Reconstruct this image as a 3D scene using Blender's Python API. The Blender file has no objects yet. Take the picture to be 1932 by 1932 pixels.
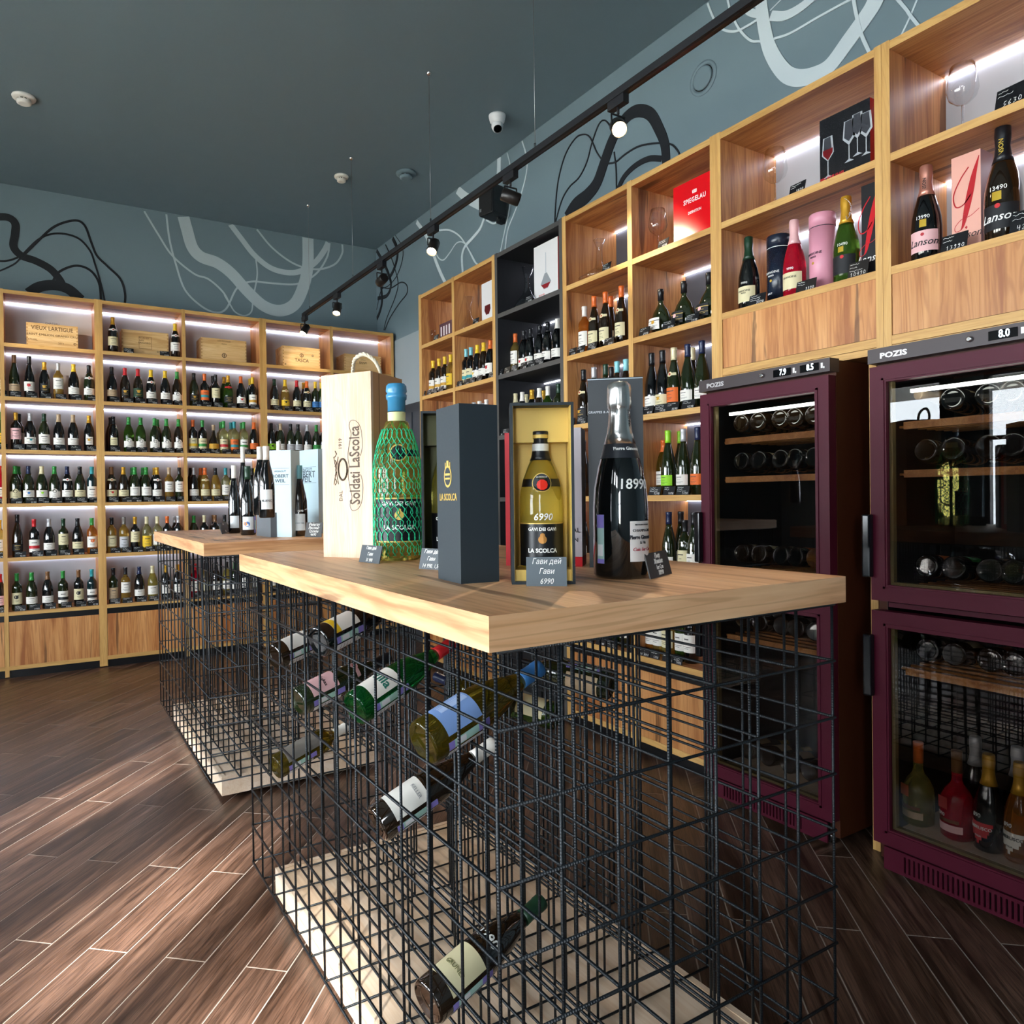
import bpy, bmesh, math, random
from math import sin, cos, pi, radians
from mathutils import Vector, Matrix
random.seed(7)
R = random.random
SC = bpy.context.scene
COL = SC.collection

# ------------------------------------------------------------------ camera
CX, CY, F, H = 880.0, 948.34, 1365.4, 1.38
YAW, PITCH, ROLL = .5359, -.0068, .01282
fw = Vector((sin(YAW)*cos(PITCH), cos(YAW)*cos(PITCH), sin(PITCH)))
rt0 = Vector((cos(YAW), -sin(YAW), 0))
dn0 = fw.cross(rt0)
rt = cos(ROLL)*rt0 + sin(ROLL)*dn0
dn = -sin(ROLL)*rt0 + cos(ROLL)*dn0
cam = bpy.data.cameras.new('camera')
camo = bpy.data.objects.new('camera', cam)
COL.objects.link(camo)
camo.matrix_world = Matrix(((rt.x, -dn.x, -fw.x, 0), (rt.y, -dn.y, -fw.y, 0), (rt.z, -dn.z, -fw.z, H), (0, 0, 0, 1)))
cam.sensor_width = 36
cam.lens = F/1932*36
cam.shift_x = (966-CX)/1932
cam.shift_y = (CY-966)/1932
cam.clip_start = .05
SC.camera = camo


def inv(u, v, x=None, y=None, z=None):
    """world point seen at a photo pixel, on a known real plane"""
    w = fw + rt*((u-CX)/F) + dn*((v-CY)/F)
    t = x/w.x if x is not None else (y/w.y if y is not None else (z-H)/w.z)
    return Vector((w.x*t, w.y*t, w.z*t+H))


# ------------------------------------------------------------------ light
SC.view_settings.view_transform = 'Standard'
SC.view_settings.look = 'None'
SC.view_settings.gamma = 1
SC.view_settings.use_curve_mapping = False
SC.view_settings.exposure = 1.2
wd = bpy.data.worlds.new('world')
SC.world = wd
wd.use_nodes = True
bg = wd.node_tree.nodes['Background']
bg.inputs[0].default_value = (.92, .96, 1, 1)
bg.inputs[1].default_value = 13.0
sl = bpy.data.lights.new('sun', 'SUN')
sl.energy = 20
sl.angle = radians(4.5)
sl.color = (1, .95, .88)
so = bpy.data.objects.new('sun', sl)
COL.objects.link(so)
AZ, EL = radians(42), radians(34)
sd = Vector((cos(AZ)*cos(EL), sin(AZ)*cos(EL), -sin(EL)))
so.rotation_euler = sd.to_track_quat('-Z', 'Y').to_euler()
so.location = (-6, -5, 8)
XL, YF, XR, YB, ZC = -3.2, -2.2, 3.2, 7.24, 4.08
# window openings: (wall, a0, a1, z0, z1)
LWIN = [(.55, 1.85, .8, 2.62), (2.05, 3.72, .8, 2.62), (4.1, 5.5, .8, 2.62),
        (-1.95, -1.2, 2.8, 3.68), (-.86, -.3, 2.8, 3.68), (.46, .9, 2.74, 3.62)]
FILL_WIN = [(-3.05, -2.0, .6, 2.6)]  # unseen front wall opening, added and sized for fill light


def portal(name, loc, rot, sx, sy):
    l = bpy.data.lights.new(name, 'AREA')
    l.shape = 'RECTANGLE'; l.size = sx; l.size_y = sy
    l.cycles.is_portal = True
    o = bpy.data.objects.new(name, l)
    COL.objects.link(o)
    o.location = loc; o.rotation_euler = rot


for a0, a1, z0, z1 in LWIN:
    portal('window_portal', (XL-.02, (a0+a1)/2, (z0+z1)/2), (0, -pi/2, 0), z1-z0, a1-a0)
for a0, a1, z0, z1 in FILL_WIN:
    portal('window_portal', ((a0+a1)/2, YF-.02, (z0+z1)/2), (pi/2, 0, 0), a1-a0, z1-z0)

# ------------------------------------------------------------------ materials
MC = {}


def lin(h):
    h = h.lstrip('#')
    o = []
    for i in (0, 2, 4):
        c = int(h[i:i+2], 16)/255
        o.append(c/12.92 if c <= .04045 else ((c+.055)/1.055)**2.4)
    return (*o, 1)


def newmat(name):
    m = bpy.data.materials.new(name)
    m.use_nodes = True
    nt = m.node_tree
    b = nt.nodes['Principled BSDF']
    return m, nt, b


def mat(hexc, rough=.5, metal=0, coat=0, trans=0, ior=1.45, emis=0, spec=.5):
    k = (hexc, rough, metal, coat, trans, ior, emis, spec)
    if k in MC:
        return MC[k]
    m, nt, b = newmat('paint_'+hexc)
    b.inputs['Base Color'].default_value = lin(hexc)
    b.inputs['Roughness'].default_value = rough
    b.inputs['Metallic'].default_value = metal
    b.inputs['Coat Weight'].default_value = coat
    b.inputs['Coat Roughness'].default_value = .03
    b.inputs['Transmission Weight'].default_value = trans
    b.inputs['IOR'].default_value = ior
    b.inputs['Specular IOR Level'].default_value = spec
    # fine procedural unevenness
    if not trans and not emis:
        n = nt.nodes.new('ShaderNodeTexNoise'); n.inputs['Scale'].default_value = 60
        mr = nt.nodes.new('ShaderNodeMapRange')
        mr.inputs[3].default_value = max(.01, rough-.04); mr.inputs[4].default_value = min(1, rough+.06)
        nt.links.new(n.outputs[0], mr.inputs[0]); nt.links.new(mr.outputs[0], b.inputs['Roughness'])
    if emis:
        b.inputs['Emission Color'].default_value = lin(hexc)
        b.inputs['Emission Strength'].default_value = emis
    MC[k] = m
    return m


def wood(name, cols, axis='z', scale=1.0, rough=.5, crack=.5, fine=0, bump=.15, rnd=.25):
    """procedural timber: grain stretched along an axis, rings, dark cracks"""
    m, nt, b = newmat(name)
    N, L = nt.nodes, nt.links
    tc = N.new('ShaderNodeTexCoord')
    oi = N.new('ShaderNodeObjectInfo')
    mul = N.new('ShaderNodeMath'); mul.operation = 'MULTIPLY'; mul.inputs[1].default_value = 37
    L.new(oi.outputs['Random'], mul.inputs[0])
    cb = N.new('ShaderNodeCombineXYZ')
    for i in range(3):
        L.new(mul.outputs[0], cb.inputs[i])
    ad = N.new('ShaderNodeVectorMath'); ad.operation = 'ADD'
    L.new(tc.outputs['Object'], ad.inputs[0]); L.new(cb.outputs[0], ad.inputs[1])
    mp = N.new('ShaderNodeMapping')
    s = {'x': (.07, 1, 1), 'y': (1, .07, 1), 'z': (1, 1, .07)}[axis]
    mp.inputs['Scale'].default_value = [a*scale for a in s]
    L.new(ad.outputs[0], mp.inputs[0])

    def noise(sc, det, dis=0, mapping=mp):
        n = N.new('ShaderNodeTexNoise'); n.inputs['Scale'].default_value = sc
        n.inputs['Detail'].default_value = det; n.inputs['Distortion'].default_value = dis
        L.new(mapping.outputs[0], n.inputs[0]); return n
    n1 = noise(9, 6, 1.2)
    n2 = noise(90, 4, .3)
    n3 = noise(5, 2, 3)
    mx = N.new('ShaderNodeMath'); mx.operation = 'MULTIPLY_ADD'; mx.inputs[1].default_value = .35
    L.new(n2.outputs[0], mx.inputs[0]); L.new(n1.outputs[0], mx.inputs[2])
    cr = N.new('ShaderNodeValToRGB')
    cr.color_ramp.elements[0].position = .52; cr.color_ramp.elements[1].position = .84
    cr.color_ramp.elements[0].color = lin(cols[0]); cr.color_ramp.elements[1].color = lin(cols[2])
    e = cr.color_ramp.elements.new(.64); e.color = lin(cols[1])
    L.new(mx.outputs[0], cr.inputs[0])
    # rings
    sn = N.new('ShaderNodeMath'); sn.operation = 'MULTIPLY'; sn.inputs[1].default_value = 55
    L.new(n3.outputs[0], sn.inputs[0])
    sn2 = N.new('ShaderNodeMath'); sn2.operation = 'SINE'; L.new(sn.outputs[0], sn2.inputs[0])
    mr = N.new('ShaderNodeMapRange'); mr.inputs[1].default_value = .2; mr.inputs[2].default_value = 1
    mr.inputs[3].default_value = 0; mr.inputs[4].default_value = .45
    L.new(sn2.outputs[0], mr.inputs[0])
    m1 = N.new('ShaderNodeMix'); m1.data_type = 'RGBA'; m1.inputs[7].default_value = lin(cols[0])
    L.new(mr.outputs[0], m1.inputs[0]); L.new(cr.outputs[0], m1.inputs[6])
    # cracks
    vo = noise(4.5, 4, 2.6)
    mr2 = N.new('ShaderNodeMapRange'); mr2.inputs[1].default_value = .625; mr2.inputs[2].default_value = .66
    mr2.inputs[4].default_value = crack
    L.new(vo.outputs[0], mr2.inputs[0])
    m2 = N.new('ShaderNodeMix'); m2.data_type = 'RGBA'; m2.inputs[7].default_value = lin(cols[3])
    L.new(mr2.outputs[0], m2.inputs[0]); L.new(m1.outputs[2], m2.inputs[6])
    if fine:   # close-set open grain
        mf = N.new('ShaderNodeMapping'); mf.inputs['Scale'].default_value = [{'x': .02, 'y': 1, 'z': 1}[k] for k in 'xyz']
        L.new(ad.outputs[0], mf.inputs[0])
        nf = noise(330, 2, .6, mf)
        wd_ = noise(14, 2, 1)
        rr = N.new('ShaderNodeMapRange'); rr.inputs[1].default_value = .5; rr.inputs[2].default_value = .62; rr.inputs[4].default_value = fine
        L.new(nf.outputs[0], rr.inputs[0])
        m3 = N.new('ShaderNodeMix'); m3.data_type = 'RGBA'; m3.inputs[7].default_value = lin(cols[3])
        L.new(rr.outputs[0], m3.inputs[0]); L.new(m2.outputs[2], m3.inputs[6]); m2 = m3
    hv = N.new('ShaderNodeHueSaturation')
    mv = N.new('ShaderNodeMapRange'); mv.inputs[3].default_value = 1-rnd; mv.inputs[4].default_value = 1+rnd
    L.new(oi.outputs['Random'], mv.inputs[0]); L.new(mv.outputs[0], hv.inputs['Value'])
    L.new(m2.outputs[2], hv.inputs['Color'])
    L.new(hv.outputs[0], b.inputs['Base Color'])
    b.inputs['Roughness'].default_value = rough
    bp = N.new('ShaderNodeBump'); bp.inputs['Strength'].default_value = bump; bp.inputs['Distance'].default_value = .002
    L.new(mx.outputs[0], bp.inputs['Height']); L.new(bp.outputs[0], b.inputs['Normal'])
    return m


RU = ('9c5d30', 'bf8148', 'd49a60', '3c200e')
OAK = ('b88a4c', 'c99b58', 'd3a866', 'a67a40')
TB = ('bf8558', 'e3ad7c', 'f0c193', '4b2a18')
W_RZ = wood('rustic_oak_upright', RU, 'z', 1, .45, .65, rnd=.08)
W_RX = wood('rustic_oak_crosswise', RU, 'x', 1, .45, .65, rnd=.08)
W_RY = wood('rustic_oak_lengthwise', RU, 'y', 1, .45, .65, rnd=.08)
W_EZ = wood('edge_oak_upright', OAK, 'z', 1.6, .5, .1, rnd=.05)
W_EX = wood('edge_oak_crosswise', OAK, 'x', 1.6, .5, .1, rnd=.05)
W_EY = wood('edge_oak_lengthwise', OAK, 'y', 1.6, .5, .1, rnd=.05)
W_TB = wood('table_oak', TB, 'y', .9, .42, .6, rnd=.03)
W_TX = wood('table_oak_crosswise', TB, 'x', .9, .42, .6, rnd=.03)
W_PINE = wood('pine', ('c79a5f', 'dab379', 'e6c48f', '8a5c30'), 'x', 1.5, .5, .2, rnd=.1)
W_PALE = wood('pale_beech', ('c4a283', 'd0b195', 'dabfa5', 'a88563'), 'z', 2, .5, .1, rnd=.02)
W_PALEX = wood('pale_plywood', ('dfbf9f', 'e9cfb4', 'f0dac4', 'b8926e'), 'y', 1.3, .5, .15, rnd=.03)
W_FL = wood('dark_floor_oak', ('35241a', '573f32', '75594a', '1b110d'), 'x', 1.3, .33, .3, bump=.45, rnd=.13, fine=.6)
W_FR = wood('fridge_beech', ('a8672c', 'bd7c3a', 'cf9150', '8a5020'), 'y', 2, .45, .05, rnd=.05)

PAINT, nt_, b_ = newmat('slate_wall_paint')
b_.inputs['Base Color'].default_value = lin('72858d'); b_.inputs['Roughness'].default_value = .55
n_ = nt_.nodes.new('ShaderNodeTexNoise'); n_.inputs['Scale'].default_value = 180; n_.inputs['Detail'].default_value = 3
bp_ = nt_.nodes.new('ShaderNodeBump'); bp_.inputs['Strength'].default_value = .12; bp_.inputs['Distance'].default_value = .001
nt_.links.new(n_.outputs[0], bp_.inputs['Height']); nt_.links.new(bp_.outputs[0], b_.inputs['Normal'])
CEIL = mat('71848d', .45)
GROUT = mat('a89c92', .8)
BLACK = mat('0c0d10', .35)
MATTE = mat('15171b', .6)
GREY = mat('4e4c4a', .45)
ROD, nt_, b_ = newmat('rebar_steel')
b_.inputs['Base Color'].default_value = lin('161c21'); b_.inputs['Roughness'].default_value = .38
b_.inputs['Metallic'].default_value = .25
tc_ = nt_.nodes.new('ShaderNodeTexCoord'); wv_ = nt_.nodes.new('ShaderNodeTexWave'); wv_.bands_direction = 'Z'
wv_.inputs['Scale'].default_value = 55
bp_ = nt_.nodes.new('ShaderNodeBump'); bp_.inputs['Strength'].default_value = .35; bp_.inputs['Distance'].default_value = .001
nt_.links.new(tc_.outputs['Object'], wv_.inputs[0]); nt_.links.new(wv_.outputs[0], bp_.inputs['Height'])
nt_.links.new(bp_.outputs[0], b_.inputs['Normal'])
BURG = mat('4d1024', .45, spec=.25)
BURGD = mat('45200f', .5, spec=.3)
HEAD = mat('3d3334', .4)
CHALK = mat('f2f2ee', .7)
WHITE = mat('e8e8e6', .4)
LED = mat('e9edff', .5, emis=7)
BULB = mat('ffd9a0', .5, emis=60)
CHROME = mat('d8d8d8', .15, 1)


def thin_glass(name, tint, refl=1.0):
    m = bpy.data.materials.new(name); m.use_nodes = True
    nt = m.node_tree; N, L = nt.nodes, nt.links
    N.clear()
    o = N.new('ShaderNodeOutputMaterial'); mx = N.new('ShaderNodeMixShader')
    t = N.new('ShaderNodeBsdfTransparent'); t.inputs[0].default_value = tint
    g = N.new('ShaderNodeBsdfGlossy'); g.inputs['Roughness'].default_value = .0
    f = N.new('ShaderNodeFresnel'); f.inputs[0].default_value = 1.5
    mu = N.new('ShaderNodeMath'); mu.operation = 'MULTIPLY'; mu.inputs[1].default_value = refl; mu.use_clamp = True
    # a sheet has two faces: only the entering face reflects, the inner one would trap light
    ge = N.new('ShaderNodeNewGeometry'); bf = N.new('ShaderNodeMath'); bf.operation = 'SUBTRACT'; bf.inputs[0].default_value = 1
    L.new(ge.outputs['Backfacing'], bf.inputs[1])
    m2 = N.new('ShaderNodeMath'); m2.operation = 'MULTIPLY'
    L.new(bf.outputs[0], m2.inputs[0]); L.new(f.outputs[0], m2.inputs[1])
    L.new(m2.outputs[0], mu.inputs[0]); L.new(mu.outputs[0], mx.inputs[0])
    L.new(t.outputs[0], mx.inputs[1]); L.new(g.outputs[0], mx.inputs[2]); L.new(mx.outputs[0], o.inputs[0])
    return m


PANE = thin_glass('fridge_pane', (.72, .70, .68, 1), 1.1)
WPANE = thin_glass('window_pane', (.92, .94, .95, 1), 1)
CRYST = thin_glass('crystal', (.93, .94, .95, 1), 2.6)


def glassmat(kind):
    return {
        'blk': lambda: mat('0a0c0d', .06, 0, 1), 'brn': lambda: mat('1c1208', .06, 0, 1),
        'dgr': lambda: mat('1b2410', .06, 0, 1), 'grn': lambda: mat('4f7a2a', .03, trans=.85, ior=1.36),
        'oli': lambda: mat('7a6a1c', .03, trans=.85, ior=1.36), 'emr': lambda: mat('1c8a3e', .02, trans=.9, ior=1.36),
        'amb': lambda: mat('d9b45a', .03, trans=.85, ior=1.36), 'clr': lambda: mat('dcd9a0', .03, trans=.9, ior=1.36),
        'yel': lambda: mat('e4da78', .03, trans=.9, ior=1.36), 'tea': lambda: mat('10282c', .06, 0, 1),
        'red': lambda: mat('d61a38', .03, trans=.7, ior=1.36), 'org': lambda: mat('e0903a', .03, trans=.85, ior=1.36),
    }[kind]()


GN = {'blk': 'black', 'brn': 'brown', 'dgr': 'dark green', 'grn': 'green', 'oli': 'olive',
      'emr': 'emerald', 'amb': 'golden wine', 'clr': 'pale wine', 'yel': 'yellow wine', 'tea': 'teal',
      'red': 'rose wine', 'org': 'orange wine'}


# ------------------------------------------------------------------ mesh helpers
class MB:
    def __init__(s):
        s.v, s.f, s.m, s.sm, s.mats = [], [], [], [], []

    def mi(s, m):
        if m not in s.mats:
            s.mats.append(m)
        return s.mats.index(m)

    def box(s, a, b, m, fm=None, M=None):
        """fm: dict of face materials by side name"""
        x0, y0, z0 = a; x1, y1, z1 = b
        if x0 > x1: x0, x1 = x1, x0
        if y0 > y1: y0, y1 = y1, y0
        if z0 > z1: z0, z1 = z1, z0
        p = [(x0, y0, z0), (x1, y0, z0), (x1, y1, z0), (x0, y1, z0), (x0, y0, z1), (x1, y0, z1), (x1, y1, z1), (x0, y1, z1)]
        if M: p = [tuple(M @ Vector(q)) for q in p]
        n = len(s.v); s.v += p
        for k, q in (('-z', (0, 3, 2, 1)), ('+z', (4, 5, 6, 7)), ('-y', (0, 1, 5, 4)), ('+x', (1, 2, 6, 5)), ('+y', (2, 3, 7, 6)), ('-x', (3, 0, 4, 7))):
            s.f.append(tuple(n+i for i in q)); s.m.append(s.mi((fm or {}).get(k, m))); s.sm.append(False)
        return s

    def lathe(s, prof, m, n=20, M=None, c0=True, c1=True, sy=1.0):
        b = len(s.v)
        for r, z in prof:
            for i in range(n):
                a = 2*pi*i/n
                q = (r*cos(a), r*sin(a)*sy, z)
                s.v.append(tuple(M @ Vector(q)) if M else q)
        k = s.mi(m)
        for j in range(len(prof)-1):
            for i in range(n):
                i2 = (i+1) % n
                s.f.append((b+j*n+i, b+j*n+i2, b+(j+1)*n+i2, b+(j+1)*n+i)); s.m.append(k); s.sm.append(True)
        if c0: s.f.append(tuple(b+i for i in reversed(range(n)))); s.m.append(k); s.sm.append(False)
        if c1: s.f.append(tuple(b+(len(prof)-1)*n+i for i in range(n))); s.m.append(k); s.sm.append(False)
        return s

    def tube(s, pts, r, m, n=6, closed=False):
        pts = [Vector(p) for p in pts]
        b = len(s.v); k = s.mi(m); N = len(pts)
        up = Vector((0, 0, 1))
        for i, p in enumerate(pts):
            t = (pts[min(i+1, N-1)]-pts[max(i-1, 0)]).normalized()
            q = up if abs(t.dot(up)) < .95 else Vector((1, 0, 0))
            x = t.cross(q).normalized(); y = t.cross(x)
            rr = r[i] if isinstance(r, (list, tuple)) else r
            for j in range(n):
                a = 2*pi*j/n
                s.v.append(tuple(p+x*cos(a)*rr+y*sin(a)*rr))
        for i in range(N-1):
            for j in range(n):
                j2 = (j+1) % n
                s.f.append((b+i*n+j, b+(i+1)*n+j, b+(i+1)*n+j2, b+i*n+j2)); s.m.append(k); s.sm.append(True)
        s.f.append(tuple(b+j for j in range(n))); s.m.append(k); s.sm.append(False)
        s.f.append(tuple(b+(N-1)*n+j for j in reversed(range(n)))); s.m.append(k); s.sm.append(False)
        return s

    def quad(s, p, m, smooth=False):
        b = len(s.v); s.v += [tuple(q) for q in p]
        s.f.append(tuple(range(b, b+len(p)))); s.m.append(s.mi(m)); s.sm.append(smooth)
        return s

    def patch(s, rf, a0, a1, z0, z1, m, nx=8, nz=1, off=.0006):
        """curved sheet around the z axis, facing -Y at angle 0"""
        b = len(s.v); k = s.mi(m)
        for j in range(nz+1):
            z = z0+(z1-z0)*j/nz
            r = rf(z)+off
            for i in range(nx+1):
                a = a0+(a1-a0)*i/nx
                s.v.append((r*sin(a), -r*cos(a), z))
        for j in range(nz):
            for i in range(nx):
                q = b+j*(nx+1)+i
                s.f.append((q, q+1, q+nx+2, q+nx+1)); s.m.append(k); s.sm.append(True)
        return s

    def disc(s, rf, ac, zc, rad, m, n=14, off=.0012):
        b = len(s.v); r0 = rf(zc)
        for i in range(n):
            t = 2*pi*i/n
            z = zc+rad*sin(t); a = ac+rad*cos(t)/r0; r = rf(z)+off
            s.v.append((r*sin(a), -r*cos(a), z))
        s.f.append(tuple(range(b, b+n))); s.m.append(s.mi(m)); s.sm.append(False)
        return s

    def mesh(s, name):
        me = bpy.data.meshes.new(name)
        me.from_pydata(s.v, [], s.f)
        for m in s.mats: me.materials.append(m)
        me.polygons.foreach_set('material_index', s.m)
        me.polygons.foreach_set('use_smooth', s.sm)
        me.update()
        return me

    def build(s, name, parent=None, loc=(0, 0, 0), rz=0):
        return link(name, s.mesh(name), parent, loc, rz)


def link(name, me, parent=None, loc=(0, 0, 0), rz=0):
    o = bpy.data.objects.new(name, me)
    COL.objects.link(o)
    o.location = loc
    o.rotation_euler = (0, 0, rz)
    if parent: o.parent = parent
    return o


def tag(o, label, cat, group=None):
    o['label'] = label; o['category'] = cat
    if group: o['group'] = group
    return o


def thing(name, label, cat, loc=(0, 0, 0), rz=0, group=None):
    return tag(link(name, None, None, loc, rz), label, cat, group)


def struct(o):
    o['kind'] = 'structure'
    return o


TX = {}


def text(s, size, m, depth=.0004, shear=0, sx=1, align='CENTER', space=1, bold=0):
    k = (s, size, m.name, shear, sx, align, space, bold)
    if k in TX: return TX[k]
    c = bpy.data.curves.new('t', 'FONT')
    c.body = s; c.size = size; c.extrude = depth; c.shear = shear; c.align_x = align; c.align_y = 'CENTER'
    c.space_character = space; c.offset = bold*.55; c.resolution_u = 2
    o = bpy.data.objects.new('t', c)
    COL.objects.link(o)
    me = bpy.data.meshes.new_from_object(o.evaluated_get(bpy.context.evaluated_depsgraph_get()))
    bpy.data.objects.remove(o)
    for v in me.vertices: v.co.x *= sx
    me.materials.clear(); me.materials.append(m)
    TX[k] = me
    return me


def wtext(s, size, m, parent, loc, rz=0, rx=pi/2, name='lettering', wrap=None, ry=0, **kw):
    """upright lettering facing local -Y; wrap=(rf) bends it round a bottle at height loc[2]"""
    me = text(s, size, m, **kw)
    if wrap:
        me = me.copy(); z0 = loc[2]; a_off = loc[0]
        for v in me.vertices:
            r = wrap(z0+v.co.y)+.0016+v.co.z; a = a_off+v.co.x/r
            v.co = Vector((r*sin(a), -r*cos(a), z0+v.co.y))
        return link(name, me, parent, (0, 0, 0))
    o = link(name, me, parent, loc)
    o.rotation_euler = (rx, ry, rz)
    return o


def roundbox(a, b, r, m, name, parent=None, loc=(0, 0, 0), rz=0, seg=2):
    bm = bmesh.new()
    bmesh.ops.create_cube(bm, size=1)
    for v in bm.verts:
        v.co = Vector([a[i]+(b[i]-a[i])*(v.co[i]+.5) for i in range(3)])
    bmesh.ops.bevel(bm, geom=bm.edges[:], offset=r, segments=seg, affect='EDGES', profile=.6)
    me = bpy.data.meshes.new(name); bm.to_mesh(me); bm.free()
    for p in me.polygons: p.use_smooth = False
    me.materials.append(m)
    return link(name, me, parent, loc, rz)


def spline(pts, n=8):
    """Catmull-Rom through points"""
    P = [Vector(p) for p in pts]
    if len(P) < 3: return P
    P = [2*P[0]-P[1]]+P+[2*P[-1]-P[-2]]
    o = []
    for i in range(1, len(P)-2):
        for k in range(n):
            t = k/n
            a, b, c, d = P[i-1], P[i], P[i+1], P[i+2]
            o.append(.5*((2*b)+(c-a)*t+(2*a-5*b+4*c-d)*t*t+(3*b-a-3*c+d)*t**3))
    o.append(P[-2])
    return o

# ------------------------------------------------------------------ room shell
def wall_grid(name, axis, c0, c1, a0, a1, z0, z1, holes, m):
    mb = MB()
    A = sorted({a0, a1, *[h[0] for h in holes], *[h[1] for h in holes]})
    Z = sorted({z0, z1, *[h[2] for h in holes], *[h[3] for h in holes]})
    for i in range(len(A)-1):
        for j in range(len(Z)-1):
            am, zm = (A[i]+A[i+1])/2, (Z[j]+Z[j+1])/2
            if any(h[0] < am < h[1] and h[2] < zm < h[3] for h in holes): continue
            if axis == 'x': mb.box((c0, A[i], Z[j]), (c1, A[i+1], Z[j+1]), m)
            else: mb.box((A[i], c0, Z[j]), (A[i+1], c1, Z[j+1]), m)
    return struct(mb.build(name))


wall_l = wall_grid('wall_left', 'x', XL-.2, XL, YF-.2, YB+.2, 0, ZC, LWIN, PAINT)
wall_f = wall_grid('wall_front', 'y', YF-.2, YF, XL-.2, XR+.2, 0, ZC, FILL_WIN, PAINT)
wall_b = struct(MB().box((XL-.2, YB, 0), (XR+.2, YB+.2, ZC), PAINT).build('wall_back'))
wall_r = struct(MB().box((XR, YF-.2, 0), (XR+.2, YB+.2, ZC), PAINT).build('wall_right'))
ceil = struct(MB().box((XL-.2, YF-.2, ZC), (XR+.2, YB+.2, ZC+.2), CEIL).build('ceiling'))
struct(MB().box((-14, -14, -.32), (XL-.2, 16, -.2), mat('b8b4aa', .9)).box((XL-.2, -14, -.32), (14, YF-.2, -.2), mat('b8b4aa', .9)).build('ground'))
MB_ = MB().box((XL-2.1, YF-.6, 2.66), (XL-.21, YB, 2.78), mat('6a6a6a', .7))  # unseen slab, added to keep the sun out of the lower windows
tag(MB_.build('sun_blocker'), 'unseen grey slab added outside the left windows to shade them from the sun', 'sun_blocker')
n_w = 0
for side, W in (('l', LWIN), ('f', FILL_WIN)):
    for a0, a1, z0, z1 in W:
        n_w += 1
        mb = MB(); t = .05
        def bx(p0, p1, q0, q1, m, d0=-.12, d1=-.05, mb=mb):
            if side == 'l': mb.box((XL+d0, p0, q0), (XL+d1, p1, q1), m)
            else: mb.box((p0, YF+d0, q0), (p1, YF+d1, q1), m)
        fr = mat('2a2c2f', .4)
        for q in ((a0, a1, z0, z0+t), (a0, a1, z1-t, z1), (a0, a0+t, z0+t, z1-t), (a1-t, a1, z0+t, z1-t)):
            bx(*q, fr)
        if z1-z0 > 1.3: bx(a0+t, a1-t, (z0+z1)/2+.2, (z0+z1)/2+.24, fr)
        w = struct(mb.build(f'window_{n_w}'))
        pm = MB()
        bx(a0+t, a1-t, z0+t, z1-t, WPANE, -.09, -.084, pm)
        pm.build('pane', w)

# floor: diagonal plank tiles on a pale grout bed
floor = struct(MB().box((XL-.2, YF-.2, -.2), (XR+.2, YB+.2, -.0009), GROUT).build('floor'))
TH = radians(48.5)
e1 = Vector((cos(TH), sin(TH))); e2 = Vector((-sin(TH), cos(TH)))
PW, PL, GAP = .1312, .98, .0042
P0 = Vector((.199, 3.11))
lo, hi = Vector((XL, YF)), Vector((XR, YB))


def clip(poly):
    for ax, lim, sg in ((0, lo.x, 1), (0, hi.x, -1), (1, lo.y, 1), (1, hi.y, -1)):
        out = []
        for i in range(len(poly)):
            a, b = poly[i], poly[(i+1) % len(poly)]
            da, db = (a[ax]-lim)*sg, (b[ax]-lim)*sg
            if da >= 0: out.append(a)
            if (da >= 0) != (db >= 0): out.append(a+(b-a)*(da/(da-db)))
        poly = out
        if len(poly) < 3: return []
    return poly


def plank_mesh(pts):
    mb = MB(); n = len(pts); z0, z1 = -.002, .0
    c = .0012
    ctr = sum(pts, Vector((0, 0)))/n
    ins = [p+(ctr-p).normalized()*c*1.4 for p in pts]
    mb.v = [(p.x, p.y, z0) for p in pts]+[(p.x, p.y, z1-c*.6) for p in pts]+[(p.x, p.y, z1) for p in ins]
    k = mb.mi(W_FL)
    mb.f = [tuple(range(2*n, 3*n))]
    for i in range(n):
        j = (i+1) % n
        mb.f += [(i, j, n+j, n+i), (n+i, n+j, 2*n+j, 2*n+i)]
    mb.m = [k]*len(mb.f); mb.sm = [False]*len(mb.f)
    return mb


full = [Vector((-PL/2+GAP/2, -PW/2+GAP/2)), Vector((PL/2-GAP/2, -PW/2+GAP/2)), Vector((PL/2-GAP/2, PW/2-GAP/2)), Vector((-PL/2+GAP/2, PW/2-GAP/2))]
fullme = plank_mesh(full).mesh('plank')
planks = []
for j in range(-60, 60):
    for k in range(-9, 9):
        c = P0+e2*(j*PW)+e1*((k+.5)*PL-(.49 if j % 2 else 0))
        poly = [c+e1*q.x+e2*q.y for q in full]
        cl = clip(poly)
        if not cl: continue
        if len(cl) == 4 and all((a-b).length < 1e-6 for a, b in zip(cl, poly)): cl = None
        d = Vector((c.x, c.y, 0))
        w = d-Vector((0, 0, H))
        zc = w.dot(fw)
        vis = zc > .3 and -300 < CX+F*w.dot(rt)/zc < 2232
        key = w.length-(30 if vis and not (c.x > 2.9 or c.y > 7.1) else 0)
        planks.append((key, c, cl))
planks.sort(key=lambda q: q[0])
rest = MB()
for i, (key, c, cl) in enumerate(planks):
    if i < 296:
        if cl is None: me = fullme
        else: me = plank_mesh([Vector(((q-c).dot(e1), (q-c).dot(e2))) for q in cl]).mesh('plank')
        o = link('plank', me, floor, (c.x, c.y, 0), TH)
    else:
        q = plank_mesh(cl or [c+e1*q.x+e2*q.y for q in full])
        b = len(rest.v); rest.mi(W_FL)
        rest.v += q.v; rest.f += [tuple(b+i for i in f) for f in q.f]; rest.m += q.m; rest.sm += q.sm
o = rest.build('planks_beyond_view', floor); o['kind'] = 'stuff'

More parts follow.
